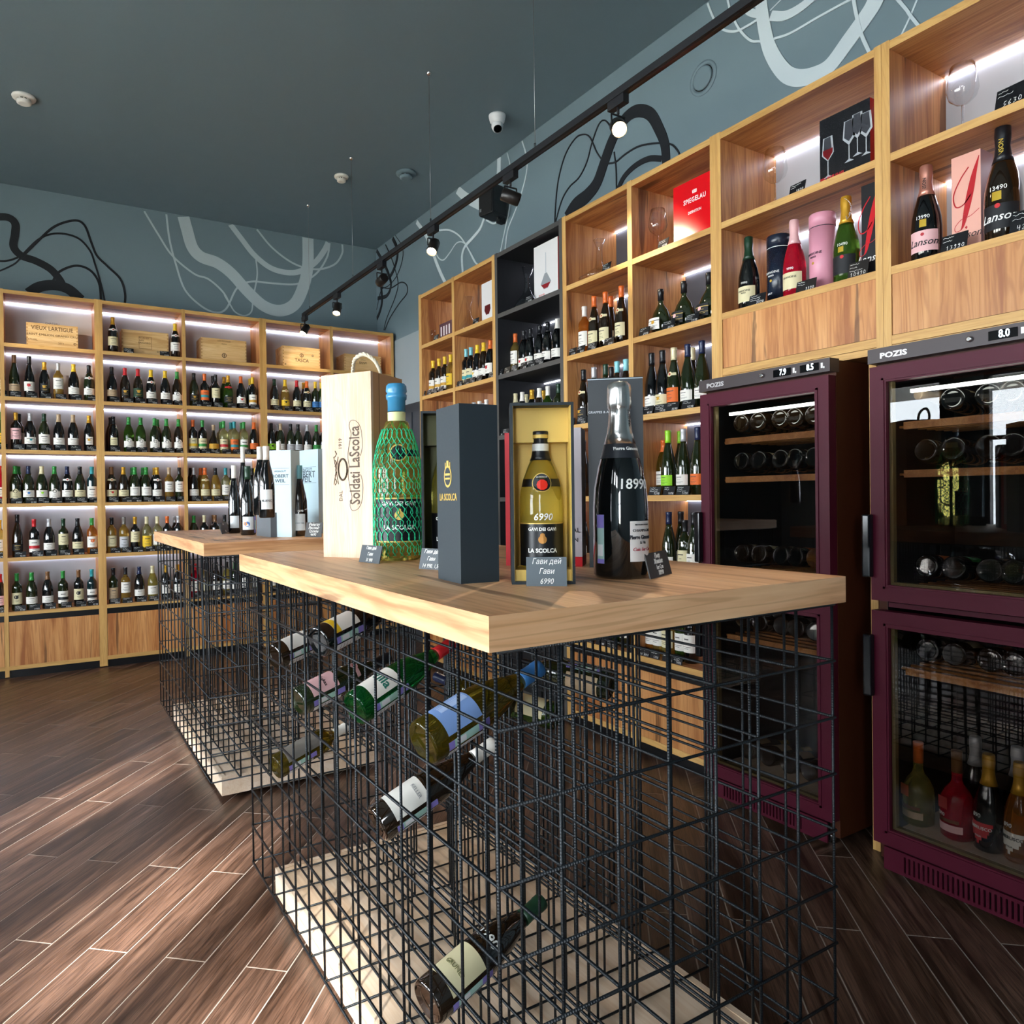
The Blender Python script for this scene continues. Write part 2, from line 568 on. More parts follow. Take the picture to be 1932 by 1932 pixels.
# ------------------------------------------------------------------ murals: flat painted ribbons on the walls
MW, MBK, MWR = mat('b4c2c6', .6), mat('1a1d22', .6), mat('ccd8dc', .6)


NS = [0]


def stroke(parent, pts, wpx, m, ox, oy, s, wall):
    NS[0] += 1
    P = spline([(ox+p[0]/s, oy+p[1]/s, 0) for p in pts])
    W = [inv(p[0], p[1], y=YB-.002) if wall == 'b' else inv(p[0], p[1], x=XR-.002) for p in P]
    W = [p for p in W if p.z < ZC-.004 and p.x < XR-.001 and p.y < YB-.001] if True else W
    if len(W) < 2: return
    mb = MB(); k = mb.mi(m); n = len(W)
    nrm = Vector((0, -1, 0)) if wall == 'b' else Vector((-1, 0, 0))
    for lift in (0, .0012+.00025*(NS[0] % 24)):
        for i, p in enumerate(W):
            t = (W[min(i+1, n-1)]-W[max(i-1, 0)]).normalized()
            sd_ = t.cross(nrm)
            dist = (p-Vector((0, 0, H))).dot(fw)
            wp = wpx if isinstance(wpx, (int, float)) else wpx[0]+(wpx[1]-wpx[0])*i/(n-1)
            h = wp/s*dist/F/2
            if wall != 'b': h *= 1.15
            for sg in (-1, 1):
                q = p+sd_*h*sg+nrm*lift
                q.z = min(q.z, ZC-.002)
                if wall == 'b': q.x = min(q.x, XR-.004)
                else: q.y = min(q.y, YB-.004)
                mb.v.append(tuple(q))
    for i in range(n-1):
        a = 2*i; T = 2*n
        for f in ((T+a, T+a+1, T+a+3, T+a+2), (a, a+2, a+3, a+1), (a, T+a, T+a+2, a+2), (a+1, a+3, T+a+3, T+a+1)):
            mb.f.append(f); mb.m.append(k); mb.sm.append(False)
    mb.build('mural_stroke', parent)


S1 = (0, 330, 1.4757, 'b')
for w, m, p in (
    (32, MW, [(505, 95), (520, 150), (535, 200), (560, 228), (605, 245), (645, 275), (690, 325), (735, 365), (780, 378), (820, 360), (845, 310), (857, 250), (857, 165)]),
    (15, MW, [(632, 125), (670, 175), (710, 225), (760, 262), (820, 272), (870, 250), (900, 215), (918, 180)]),
    (5, MW, [(396, 92), (440, 165), (480, 225), (540, 275), (580, 290), (620, 325), (640, 360)]),
    (5, MW, [(462, 100), (472, 180), (490, 250), (515, 320), (560, 365), (600, 383), (630, 372), (660, 315), (700, 297), (760, 302), (830, 303), (880, 275), (910, 230), (918, 190)]),
    (5, MW, [(715, 152), (760, 205), (820, 248), (880, 263), (930, 250), (952, 220), (953, 194)]),
    (4, MW, [(712, 230), (716, 280), (705, 340), (700, 380), (680, 392), (655, 382), (640, 360), (625, 335)]),
    (20, MBK, [(-25, 118), (20, 118), (42, 135), (42, 165), (38, 200), (60, 225), (100, 240), (140, 262), (165, 290), (175, 310)]),
    (28, MBK, [(80, 330), (110, 312), (150, 307), (190, 318), (225, 348)]),
    (6, MBK, [(55, 235), (100, 190), (150, 145), (205, 127), (235, 140), (255, 190), (270, 225), (300, 255), (335, 290), (348, 330), (347, 366)]),
    (5, MBK, [(60, 225), (110, 178), (160, 163), (215, 175), (250, 210), (265, 250), (280, 300), (293, 358)]),
    (6, MBK, [(145, 300), (165, 270), (210, 253), (250, 265), (275, 300), (282, 355)]),
    (5, MBK, [(-20, 238), (10, 240), (30, 237), (50, 230)]), (4, MBK, [(-20, 270), (0, 267), (40, 248), (60, 228)]),
): stroke(wall_b, p, w, m, *S1)
S2 = (680, 200, 2.6, 'r')
for w, m, p in (
    (18, MWR, [(262, 548), (320, 630), (350, 700), (375, 770), (400, 830), (425, 880)]),
    (5, MWR, [(362, 700), (385, 745), (410, 755), (440, 720), (475, 672), (510, 672), (540, 715), (572, 775)]),
    (7, MWR, [(385, 610), (440, 610), (490, 640), (530, 700), (560, 760), (585, 785)]),
    (14, MWR, [(612, 540), (590, 600), (550, 650), (515, 690), (500, 740), (505, 830)]),
    (7, MWR, [(620, 560), (655, 577), (690, 560)]),
    (6, MWR, [(793, 165), (812, 230), (820, 300), (800, 400), (760, 520), (725, 610), (710, 720)]),
    (5, MWR, [(720, 222), (735, 290), (730, 400), (735, 480), (715, 590), (685, 735)]),
    (16, MWR, [(600, 300), (612, 360)]), (26, MWR, [(683, 245), (680, 330), (668, 380)]), (12, MWR, [(535, 350), (555, 410)]),
    ((34, 52), MWR, [(460, 395), (520, 450), (580, 480), (612, 488)]), (6, MWR, [(397, 460), (385, 530)]),
    (8, MWR, [(330, 510), (340, 570)]), (6, MWR, [(286, 535), (335, 610)]),
    (16, MBK, [(74, 700), (115, 770), (140, 830), (150, 880), (130, 930), (78, 945)]),
    (18, MBK, [(155, 640), (180, 700), (178, 760), (150, 830), (118, 850)]),
    (5, MBK, [(120, 672), (150, 740), (170, 800), (185, 870), (170, 940), (130, 1040), (115, 1100)]),
    (3, MBK, [(172, 635), (205, 690), (207, 750), (180, 830), (140, 880), (105, 900), (90, 950), (80, 1000)]),
    (5, MBK, [(78, 870), (110, 890), (150, 893), (200, 865), (228, 880), (228, 920), (190, 970), (145, 1040), (120, 1100)]),
    (16, MBK, [(102, 880), (106, 960), (95, 1010), (80, 1045)]),
): stroke(wall_r, p, w, m, *S2)
S3 = (1020, 100, 2.73, 'r')
for w, m, p in (
    ((70, 46), MBK, [(140, 850), (180, 785), (240, 735), (290, 670), (330, 560), (370, 450), (420, 360), (470, 310), (520, 298), (570, 320), (610, 390), (640, 470), (648, 570)]),
    (26, MBK, [(395, 715), (430, 640), (490, 580), (560, 545), (625, 545)]),
    (8, MBK, [(350, 570), (390, 560), (440, 520), (510, 480), (600, 465), (670, 470), (705, 500), (722, 535)]),
    (6, MBK, [(320, 555), (290, 510), (255, 435), (220, 420), (180, 440), (130, 520), (95, 640), (80, 760), (73, 890)]),
    (6, MBK, [(75, 880), (110, 760), (150, 690), (200, 640), (240, 560), (265, 465), (300, 370), (330, 347), (360, 380), (380, 440)]),
    (6, MBK, [(380, 510), (390, 600), (392, 705)]),
): stroke(wall_r, p, w, m, *S3)
S4 = (1320, 0, 2.482, 'r')
for w, m, p in (
    ((52, 78), MWR, [(285, -30), (300, 100), (330, 230), (390, 330), (450, 365), (530, 355), (610, 310), (700, 190), (800, 50), (840, -30)]),
    (36, MWR, [(335, 75), (400, 75), (470, 40), (545, -20)]), (9, MWR, [(350, 183), (430, 155), (560, 80), (720, -8)]),
    (9, MWR, [(30, -10), (70, 90), (110, 138), (170, 148), (230, 120), (270, 95)]),
    (9, MWR, [(132, -10), (150, 60), (190, 140), (240, 190), (285, 195)]), (28, MWR, [(190, 10), (235, 55), (280, 70)]),
    (14, MWR, [(722, -15), (735, 60), (760, 160), (797, 245)]), (12, MWR, [(922, -10), (970, 45), (990, 75), (1030, 125)]),
    (8, MWR, [(1022, -10), (985, 80), (945, 165)]), (5, MWR, [(330, 50), (385, -5)]),
): stroke(wall_r, p, w, m, *S4)
# lower painted band of the right wall and its dark wainscot in the corner
WP = mat('9aa6ab', .6)
MB().box((XR-.012, 5.45, 2.31), (XR, YB-.001, 3.0), WP).build('painted_band', wall_r)
ws = MB()
ws.box((XR-.03, 5.45, 0.0), (XR, YB-.001, 2.31), mat('34393e', .5)); ws.build('wainscot', wall_r)
for i in range(8):
    MB().box((XR-.045, 5.5+i*.21, .1), (XR-.03, 5.68+i*.21, 2.22), mat('3c4147', .5)).build('panel', wall_r)
# round access cover
c = inv(1327, 147.8, x=XR)
v = MB().lathe([(.092, 0), (.092, .004), (.07, .006), (.07, .003)], PAINT, 32).lathe([(.063, .0), (.063, .012), (.055, .014)], PAINT, 32)
o = v.build('vent_cover', None, (XR, c.y, c.z)); o.rotation_euler = (0, -pi/2, 0)
tag(o, 'round slate vent cover flush in the right wall below the lighting track', 'vent')
o2 = MB().lathe([(.0635, 0), (.068, 0), (.068, .0045), (.0635, .0045)], BLACK, 32, c0=False, c1=False).build('seal_ring', o)

# ------------------------------------------------------------------ shelving
YA, XB = 6.752, 2.765
ZT = 3.068
SH = [2.649, 2.226, 1.807, 1.38, .952, .523]
T_ = .03
BACKP = mat('b4b5ba', .6)
BACK_DIM = mat('4a4a50', .6)  # back panels with weaker LED light; their dimness is put into the colour


def unit(label, loc, rz, posts, D, shelves, dark=False, back=BACKP, low=True, grp=None, wall=.05, skipled=(), zlow=.01, extra=None):
    t = thing('shelving_unit', label, 'shelving unit', loc, rz, grp)
    EZ, EX, RZ_, RX_ = (W_EZ, W_EX, W_RZ, W_RX) if not dark else (GREY, GREY, MATTE, MATTE)
    zb = zlow if low else shelves[-1]-.31
    for a, b in posts:
        MB().box((a, 0, zb), (b, D+wall, ZT+.004), RZ_, {'-y': EZ}).build('side_panel', t)
    for i in range(len(posts)-1):
        a, b = posts[i][1], posts[i+1][0]
        MB().box((a, .001, ZT-T_), (b, D, ZT), RX_, {'-y': EX}).build('top_board', t)
        MB().box((a, D, zb), (b, D+.012, ZT-T_), MATTE if dark else back).build('back_panel', t)
        for k, z in enumerate(shelves):
            MB().box((a, .001, z-T_), (b, D, z), RX_, {'-y': EX}).build('shelf', t)
        for k, z in enumerate([ZT]+shelves[:-1]):
            if (i, k) in skipled: continue
            MB().box((a+.004, D-.014, z-T_-.006), (b-.004, D-.004, z-T_), LED).build('led_strip', t)
        if low:
            z = shelves[-1]
            MB().box((a, .012, z-T_-.055), (b, .03, z-T_), BLACK).build('dark_gap', t)
            MB().box((a+.002, .003, .094), (b-.002, .02, z-T_-.048), RZ_ if dark else W_RZ).build('front_panel', t)
            MB().box((a, .001, .062), (b, D, .094), RX_, {'-y': EX}).build('bottom_rail', t)
            MB().box((a, .02, 0), (b, .04, .062), BLACK).build('plinth', t)
        else:
            z = shelves[-1]
            MB().box((a+.002, .004, z-T_-.226), (b-.002, .02, z-T_), W_RZ).build('front_panel', t)
            MB().box((a, .001, z-T_-.262), (b, D, z-T_-.228), RX_, {'-y': EX}).build('bottom_rail', t)
            MB().box((a, .002, z-T_-.29), (b, D, z-T_-.264), RX_, {'-y': EX}).build('bottom_rail', t)
    return t


DA, DB = .32, .405
GA, GB = 'oak shelving units along the back wall', 'oak shelving units along the right wall'
unit('oak wall shelving unit at the far left of the back wall', (0, YA, 0), 0, [(-2.29, -2.26), (-1.61, -1.58), (-.962, -.932)], DA, SH, grp=GA)
unit('oak back-wall shelving unit with the wooden crate lettered VIEUX LARTIGUE on top shelf', (0, YA, 0), 0, [(-.932, -.902), (-.232, -.203), (.435, .465)], DA, SH, grp=GA)
unit('oak back-wall shelving unit between the first crate unit and the corner unit', (0, YA, 0), 0, [(.465, .495), (1.12, 1.15), (1.798, 1.83)], DA, SH, grp=GA)
unit('oak back-wall shelving unit in the corner, spotlit crate on its top shelf', (0, YA, 0), 0, [(1.83, 1.862), (2.485, 2.515), (3.135, 3.165)], DA, SH, grp=GA)
NB = radians(-90)


def ypost(y0, *yy): return [(y0-a, y0-b) for a, b in yy]


unit('oak right-wall shelving unit nearest the corner, left of the black unit', (XB, 5.398, 0), NB, ypost(5.398, (5.398, 5.352), (4.838, 4.802), (4.268, 4.232)), DB, SH, back=BACK_DIM, grp=GB, wall=.025)
unit('narrow black shelving unit between two oak units on the right wall', (XB, 4.23, 0), NB, ypost(4.23, (4.23, 4.2), (3.512, 3.482)), DB, SH, dark=True, wall=.025)
unit('oak right-wall shelving unit with the red glassware box on its top shelf', (XB, 3.48, 0), NB, ypost(3.48, (3.48, 3.445), (2.917, 2.883), (2.358, 2.328)), DB, SH, back=BACK_DIM, grp=GB, wall=.025)
u4 = unit('oak cabinet unit above the farther burgundy wine fridge', (XB, 2.328, 0), NB, ypost(2.328, (2.328, 2.296), (1.576, 1.549)), DB, SH[:2], low=False, grp=GB, wall=.025)
MB().box((.722, 0, .0), (.751, DB, SH[1]-.32), W_RZ, {'-y': W_EZ}).build('side_panel', u4)
unit('oak cabinet unit above the nearer burgundy wine fridge', (XB, 1.548, 0), NB, ypost(1.548, (1.548, 1.518), (.72, .69)), DB, SH[:2], low=False, grp=GB, wall=.025)

# ------------------------------------------------------------------ bottles
PROF = {
    'bur': [(.036, 0), (.041, .005), (.041, .145), (.0395, .168), (.034, .195), (.025, .222), (.0175, .243), (.0148, .26), (.014, .282), (.0155, .284), (.0155, .298), (.0145, .3)],
    'bor': [(.034, 0), (.0375, .005), (.0375, .182), (.0362, .196), (.031, .208), (.0215, .22), (.016, .23), (.0143, .245), (.0142, .282), (.0155, .284), (.0155, .298), (.0145, .3)],
    'als': [(.035, 0), (.0385, .005), (.0385, .13), (.0365, .17), (.0305, .205), (.0235, .235), (.0175, .26), (.0155, .275), (.0147, .29), (.0147, .322), (.0155, .324), (.0155, .338), (.0147, .34)],
    'cha': [(.040, 0), (.0445, .006), (.0445, .115), (.0425, .145), (.036, .18), (.0265, .213), (.0195, .238), (.0165, .262), (.0175, .282), (.0185, .29), (.0175, .315), (.0155, .32)],
    'boc': [(.035, 0), (.052, .01), (.066, .055), (.062, .095), (.046, .132), (.028, .155), (.018, .17), (.015, .185), (.0145, .222), (.0158, .225), (.0158, .248), (.0145, .25)],
    'squ': [(.038, 0), (.044, .006), (.044, .09), (.041, .115), (.03, .14), (.018, .165), (.0142, .185), (.0135, .245), (.0155, .247), (.0155, .26), (.0145, .262)],
    'box': [(.04, 0), (.052, .01), (.054, .11), (.05, .145), (.036, .175), (.02, .195), (.0165, .21), (.0165, .30), (.017, .302), (.017, .312)],
}
CAPZ = {'bur': .236, 'bor': .238, 'als': .275, 'cha': .218, 'boc': .19, 'squ': .212, 'box': .235}
PAL = {'k': ('17181c', 'black'), 'w': ('e6e1d8', 'white'), 'c': ('d8cda4', 'cream'), 'g': ('c8962c', 'gold'), 'y': ('e6bd2a', 'yellow'),
       'o': ('dd6a2a', 'orange'), 'r': ('c3252c', 'red'), 'G': ('2f8a3c', 'green'), 'D': ('1c3b28', 'dark green'), 'L': ('93d22c', 'lime'),
       'b': ('3a78b8', 'blue'), 'n': ('1c2748', 'navy'), 't': ('2d8f96', 'teal'), 's': ('b9b9bc', 'silver'), 'T': ('b79d7d', 'tan'),
       'B': ('7a5433', 'brown'), 'p': ('e3b3b4', 'pink'), 'a': ('7fc3cc', 'pale blue'), 'h': ('77726c', 'grey')}
ORD = ['first', 'second', 'third', 'fourth', 'fifth', 'sixth', 'seventh', 'eighth', 'ninth', 'tenth']
ME = {}


def rfun(kind, s=1.0, r=1.0):
    P = PROF[kind]

    def f(z):
        z = z/s
        for (r0, z0), (r1, z1) in zip(P, P[1:]):
            if z <= z1: return (r0+(r1-r0)*(z-z0)/max(z1-z0, 1e-6))*s*r
        return P[-1][0]*s*r
    return f


def body_mesh(kind, g, s, r, n=20):
    k = ('b', kind, g, s, r, n)
    if k not in ME:
        cz = CAPZ[kind]
        pr = [(q[0]*s*r, q[1]*s) for q in PROF[kind] if q[1] < cz-.002]+[(rfun(kind)(cz+.002)*s*r, (cz+.002)*s)]
        pr = [(pr[0][0]*.72, .006*s), (pr[0][0]*.9, 0)]+pr
        ME[k] = MB().lathe(pr, glassmat(g), n, sy=.6 if kind == 'boc' else 1).mesh('wine_bottle')
    return ME[k]


def cap_mesh(kind, c, s, r, n=16):
    k = ('c', kind, c, s, r, n)
    if k not in ME:
        cz = CAPZ[kind]
        e = .0008*s
        pr = [((rfun(kind)(cz)*r)*s+e, cz*s)]+[(q[0]*s*r+e, q[1]*s) for q in PROF[kind] if q[1] > cz+.003]
        m = mat(PAL[c][0], .3, .35 if c in 'gs' else .05)
        mb = MB().lathe(pr, m, n)
        if kind == 'cha':   # crumpled foil
            rnd = random.Random(3)
            mb.v = [(x*(1+rnd.uniform(-.05, .05)), y*(1+rnd.uniform(-.05, .05)), z) if z > .25*s else (x, y, z) for x, y, z in mb.v]
        ME[k] = mb.mesh('capsule')
    return ME[k]


def label_mesh(kind, c, st, s, r, ac):
    k = ('l', kind, c, st, s, r, ac)
    if k not in ME:
        f = rfun(kind, s, r)
        m = mat(PAL[c][0], .65)
        ink = mat('4a4440', .7) if c not in 'knrDBt' else mat('c9a95a', .5)
        A = 1.25
        z0, z1 = {'R': (.055, .13), 'L': (.05, .105), 'T': (.035, .135), 'M': (.085, .16), 'S': (.055, .12), 'A': (.04, .095), 'H': (.06, .15)}[st]
        if kind == 'bor' and st in 'RM': z1 += .015
        if kind == 'squ': z0, z1 = .045, .09
        if kind == 'boc': z0, z1, A = .03, .09, .62
        if kind == 'cha': z0, z1 = .03, .09
        z0 *= s; z1 *= s
        if st == 'S': A = .7
        mb = MB().patch(f, -A, A, z0, z1, m, 10, 2)
        if st == 'A':
            mb.disc(f, 0, z1-.002*s, .024*s, m); mb.disc(f, 0, z1, .013*s, ink, off=.0016); mb.disc(f, 0, z1, .010*s, m, off=.002)
        h = z1-z0
        rnd = random.Random(str(k))
        for j, (zz, w) in enumerate(((.72, .55), (.5, .35), (.3, .62), (.2, .4))):
            if st == 'A' and j < 1: continue
            w *= rnd.uniform(.6, 1.15); zc = z0+h*zz
            mb.patch(f, -w, w, zc, zc+h*(.06 if j == 0 else .025), ink, 5, 1, .0012)
        if ac:
            am = mat(PAL[ac][0], .5)
            if st in 'TH': mb.patch(f, -A, A, z0+h*.28, z0+h*.52, am, 10, 1, .0014)
            else: mb.disc(f, rnd.uniform(-.15, .15), z0+h*.62, h*.17, am, off=.0016)
        ME[k] = mb.mesh('label')
    return ME[k]


def neck_mesh(kind, c, s, r):
    k = ('n', kind, c, s, r)
    if k not in ME:
        f = rfun(kind, s, r); m = mat(PAL[c][0], .6)
        z = {'bur': .19, 'bor': .208, 'als': .2, 'cha': .17}.get(kind, .16)*s
        mb = MB().patch(f, -1.1, 1.1, z-.007*s, z+.007*s, m, 8, 1, .001).disc(f, 0, z, .013*s, m, off=.0016).disc(f, 0, z, .006*s, mat('a8372c', .5), 10, off=.0022)
        ME[k] = mb.mesh('neck_label')
    return ME[k]


def bottle(kind, g, c, lab, st, loc, rz, label, s=1.0, r=1.0, ac=None, neck=None, group=None, cat='bottle', n=20, labpart=True):
    o = link('wine_bottle', body_mesh(kind, g, s, r, n), None, loc, rz)
    tag(o, label, cat, group)
    link('capsule', cap_mesh(kind, c, s, r, 16 if n < 30 else 28), o)
    if lab != '-' and labpart: link('label', label_mesh(kind, lab, st, s, r, ac), o)
    if neck: link('neck_label', neck_mesh(kind, neck, s, r), o)
    return o


def x_at(u, y, z):
    k = (u-CX)/F; a = rt-k*fw
    return -(a.y*y+a.z*(z-H))/a.x


def y_at(u, x, z):
    k = (u-CX)/F; a = rt-k*fw
    return -(a.x*x+a.z*(z-H))/a.y


# hand-lettered price cards
DG = {'0': [(.2, .1), (.05, .5), (.3, 1), (.6, .8), (.6, .2), (.2, .1)], '1': [(.1, .7), (.4, 1), (.35, 0)], '2': [(.05, .8), (.35, 1), (.55, .7), (.05, .05), (.65, .05)],
      '3': [(.1, .95), (.55, .9), (.3, .55), (.6, .3), (.1, .05)], '4': [(.15, 1), (.1, .5), (.6, .5), (.55, 1), (.5, 0)], '5': [(.6, 1), (.2, .95), (.15, .55), (.55, .4), (.1, .02)],
      '6': [(.5, 1), (.1, .5), (.2, .05), (.55, .2), (.3, .5), (.1, .35)], '7': [(.05, .95), (.6, .95), (.25, 0)], '8': [(.5, .9), (.15, .8), (.55, .25), (.15, .1), (.5, .9)],
      '9': [(.5, .6), (.15, .7), (.3, 1), (.55, .9), (.45, .1), (.1, .05)], ' ': []}


def ribbon(mb, pts, w, m, y):
    for (x0, z0), (x1, z1) in zip(pts, pts[1:]):
        dx, dz = x1-x0, z1-z0
        l = math.hypot(dx, dz) or 1
        nx, nz = -dz/l*w/2, dx/l*w/2
        ex, ez = dx/l*w*.3, dz/l*w*.3
        mb.quad([(x0-ex-nx, y, z0-ez-nz), (x1+ex-nx, y, z1+ez-nz), (x1+ex+nx, y, z1+ez+nz), (x0-ex+nx, y, z0-ez+nz)][::-1], m)


def tag_mesh(i, w=.078, h=.046, price=None):
    k = ('t', i, w, h, price)
    if k in ME: return ME[k]
    rnd = random.Random(i*17+3)
    mb = MB().box((-w/2, 0, 0), (w/2, .0022, h), mat('17191c', .35))
    y = -.0006
    for ln in range(2 if i % 3 else 3):
        z = h*(.84-ln*.2); x = -w/2+.006; p = []
        n = rnd.randint(8, 15)
        for q in range(n):
            p.append((x, z+rnd.uniform(-.0028, .0028))); x += rnd.uniform(.0025, .005)
            if x > w/2-.008: break
        ribbon(mb, p, .0012, CHALK, y)
    price = price or str(rnd.choice([14, 18, 19, 22, 24, 28, 29, 34, 39, 42, 46, 49, 52, 58, 69]))+'90'
    cw = h*.2; x = w/2-.004-cw*len(price)
    for ch in price:
        ribbon(mb, [(x+a*cw, h*.08+b*h*.24) for a, b in DG[ch]], .0013, CHALK, y); x += cw
    ME[k] = mb.mesh('price_tag')
    return ME[k]


NT = [0]


def price_tag(loc, rz, label, **kw):
    NT[0] += 1
    o = link('price_tag', tag_mesh(NT[0] % 14, **kw), None, loc, rz)
    o.rotation_euler = (radians(-14), 0, rz)
    return tag(o, label, 'price tag', kw.get('group') or 'hand-lettered black price tags on the shelf edges')


ROWN = ['top', 'second', 'third', 'fourth', 'fifth', 'bottom']


def fill(side, bay, row, spec, tags=True, z=None, dep=.062, s=1.0):
    """spec entries: 'u kind glass cap label style [flags]' - flags: n? neck label colour, a? accent colour, B stands behind"""
    z = SH[row] if z is None else z
    ents = [e.split() for e in spec.split(',') if e.strip()]
    grp = f'wine bottles on the {ROWN[row]} shelf, {bay}'
    k = 0
    for e in ents:
        u, kind, g, c, lab, st = float(e[0]), *e[1:6]
        fl = e[6:]
        nk = next((q[1] for q in fl if q[0] == 'n'), None); ac = next((q[1] for q in fl if q[0] == 'a'), None)
        bh = 'B' in fl
        d = dep+(.09 if bh else 0)
        if side == 'A': loc = (x_at(u, YA+d, z+.15), YA+d, z); rz = 0
        else: loc = (XB+d, y_at(u, XB+d, z+.15), z); rz = NB
        lb = '' if lab == '-' else f', {PAL[lab][1]} label'
        if bh: txt = f'{PAL[c][1]}-capped bottle behind the {ORD[max(k-1, 0)]} one, {ROWN[row]} shelf, {bay}'
        else:
            txt = f'{GN[g]} bottle, {PAL[c][1]} cap{lb}, {ORD[k]} on {ROWN[row]} shelf, {bay}'
            k += 1
        bottle(kind, g, c, lab, st, loc, rz, txt, s=s, ac=ac, neck=nk, group=grp)
        if tags and not bh and 'x' not in fl:
            j = random.uniform(-.006, .012)
            if side == 'A': tl = (loc[0]+j+.012, YA+.012, z)
            else: tl = (XB+.010, loc[1]+.02+j, z)
            price_tag(tl, rz+random.uniform(-.08, .08), f'black price tag before the {ORD[k-1]} bottle, {ROWN[row]} shelf, {bay}')


B0, B1, B2, B3, B4 = 'cut-off leftmost bay', 'back wall bay one', 'back wall bay two', 'back wall bay three', 'back wall bay four'
for row, sp in ((1, '-1 bur dgr G w R'), (2, '-1.5 bur grn G y R'), (3, '-1 bur red r w R'), (4, '-1 bor amb y w R'), (5, '0 bur brn r p R')):
    fill('A', B0, row, sp)
fill('A', B1, 1, '27 als dgr B T L,55.5 als blk k w R ar,84 bur blk g k S ag,110 bor amb s w M,139 bur blk y w L,168 bur dgr k w L nw')
fill('A', B1, 2, '30 bor blk g p M,36 bor blk k w R B,57 bur blk s w L at,83.5 bur dgr D w R,111 bur blk T w L,138 bur blk T w L,168 bur blk g w S ag')
fill('A', B1, 3, '29 bur dgr G c A,35 bur dgr G - R B,54 bur dgr n w L ab,79 bur dgr c w L aL,103 bur dgr G w A,127 bur blk n w L nw,151 bur dgr k c L,173.5 bor tea t w T')
fill('A', B1, 4, '33 als brn k k L,64.6 bor blk r w T ar,92.7 bur blk s w L,119.7 bor dgr D c M,146.6 bur blk k c L,173.5 bor org G w R ao')
fill('A', B1, 5, '32 bor dgr G c R ak,60 bur dgr G w L,90 bur blk B w L,119 bor dgr G w T ak,148.5 bor blk B c R ak,173.5 bor tea t w T ak')
fill('A', B2, 0, '213 bur blk g c R nw x,330.6 bur blk y w R nw x', False)
price_tag((x_at(243, YA+.02, SH[0]), YA+.02, SH[0]), 0, 'black price tag beside the first bottle, top shelf, back wall bay two', price='12490')
price_tag((x_at(311, YA+.02, SH[0]), YA+.02, SH[0]), 0, 'black price tag left of the yellow-capped bottle, top shelf, back wall bay two')
fill('A', B2, 1, '211 bur blk k T L,236 bur brn r k S ag,260.5 bur brn r D R ag,285 bur blk y w L nw,311.6 bur blk y w L,334 bur brn G w A')
fill('A', B2, 2, '209 bur blk k - R B,214 bur blk k c S,243 bur grn G w A,265.6 bur grn G w A,292 bur dgr G w A,297 bur blk G - R B,314 bur dgr G w A,337 bur brn G w A')
fill('A', B2, 3, '210.5 bur brn B c L nc ar,233 bur brn g c L,250 bur dgr G - R B,254.6 bur dgr G w R,270 bur dgr G - R B,276 bur dgr G w R,292 bur blk g - R B,296.5 bur blk g w L nw,319 bor amb T w M,338.5 bor dgr k w M')
fill('A', B2, 4, '211 bor amb k c R,234 bor amb h s T,255 bor blk g c M,277 bor clr c y T,297 bor clr c w R,315.7 bor blk o w R,330 bor blk s w R B,336.5 bor blk s w R')
fill('A', B2, 5, '214 bor dgr k T T,237 bor amb k w M,263 bur blk n w L,288 bur yel c w R,312.6 bur blk g w R,335.4 bur blk g w R')
fill('A', B3, 1, '366 bur dgr k k L ag,386 bor blk o o H at,402 bor blk k - R B,407 bor blk k c M,423 bur grn g - R B,430.5 bur grn g k L nr,454.5 bur blk o w L ar,472 bor blk y - R B,476.6 bor blk y w T ag')
fill('A', B3, 2, '364 bor blk o c T ay,382 bor blk G c T aG,403 squ brn T g R,417 bor clr G - R B,422 bor clr G c T ar,436 bor clr t - R B,442 bor clr t o T at,456 bor clr G - R B,460 bor clr G w T aG,479 bur blk o o L')
fill('A', B3, 3, '360 bur blk k - R B,366 bur blk s w L,379 bur amb o - R B,387 bur amb o c L nc,406.7 bur amb k c L,426 bor clr t w R,437 bor tea n - R B,459 bur amb o w R,476 bur blk k w R,482 bor dgr y w R')
fill('A', B3, 4, '366 bur dgr G w A,385.6 bor blk c w R,403 bor blk B - R B,406 bor blk B w R,424 bor clr k w R,446 bur dgr G w R,470 bor blk s w R')
fill('A', B3, 5, '368 bor red r w R,388 bur amb k c R,408 bur brn k w R,428 bur yel k w R,444 bur dgr G w L,462 bor blk s w R,482 bor clr t w R')
fill('A', B4, 1, '517.6 bur blk D c L,538 bur amb y y L nc ak,560 bur blk r c L,573 bur blk g - R B,579 bur blk o c L nc,595 bor dgr y b L,606 bor grn y b L')
fill('A', B4, 2, '512 bur blk k L L ak,524 bur blk s - R B,529.5 bur dgr T w L,548.5 bur dgr k s L,562.6 bur dgr k s L,580 bur blk s w L,597 bur dgr G G L,610 bur blk r w L')
fill('A', B4, 3, '515 bur dgr k w R,536 bur blk s w R,556 bor blk y w R,578 bur blk g w R,601 bor dgr g w R,612 bur blk G w R')
fill('A', B4, 4, '515 bor dgr G w R,540 bur blk k w R,568 bor dgr y w R,600 bor dgr G w R,613 bor brn B w R')
fill('A', B4, 5, '516 bur amb k w R,535 bor blk s w R,556 bur blk g w R,580 bor clr G w R,604 bur blk y w L')

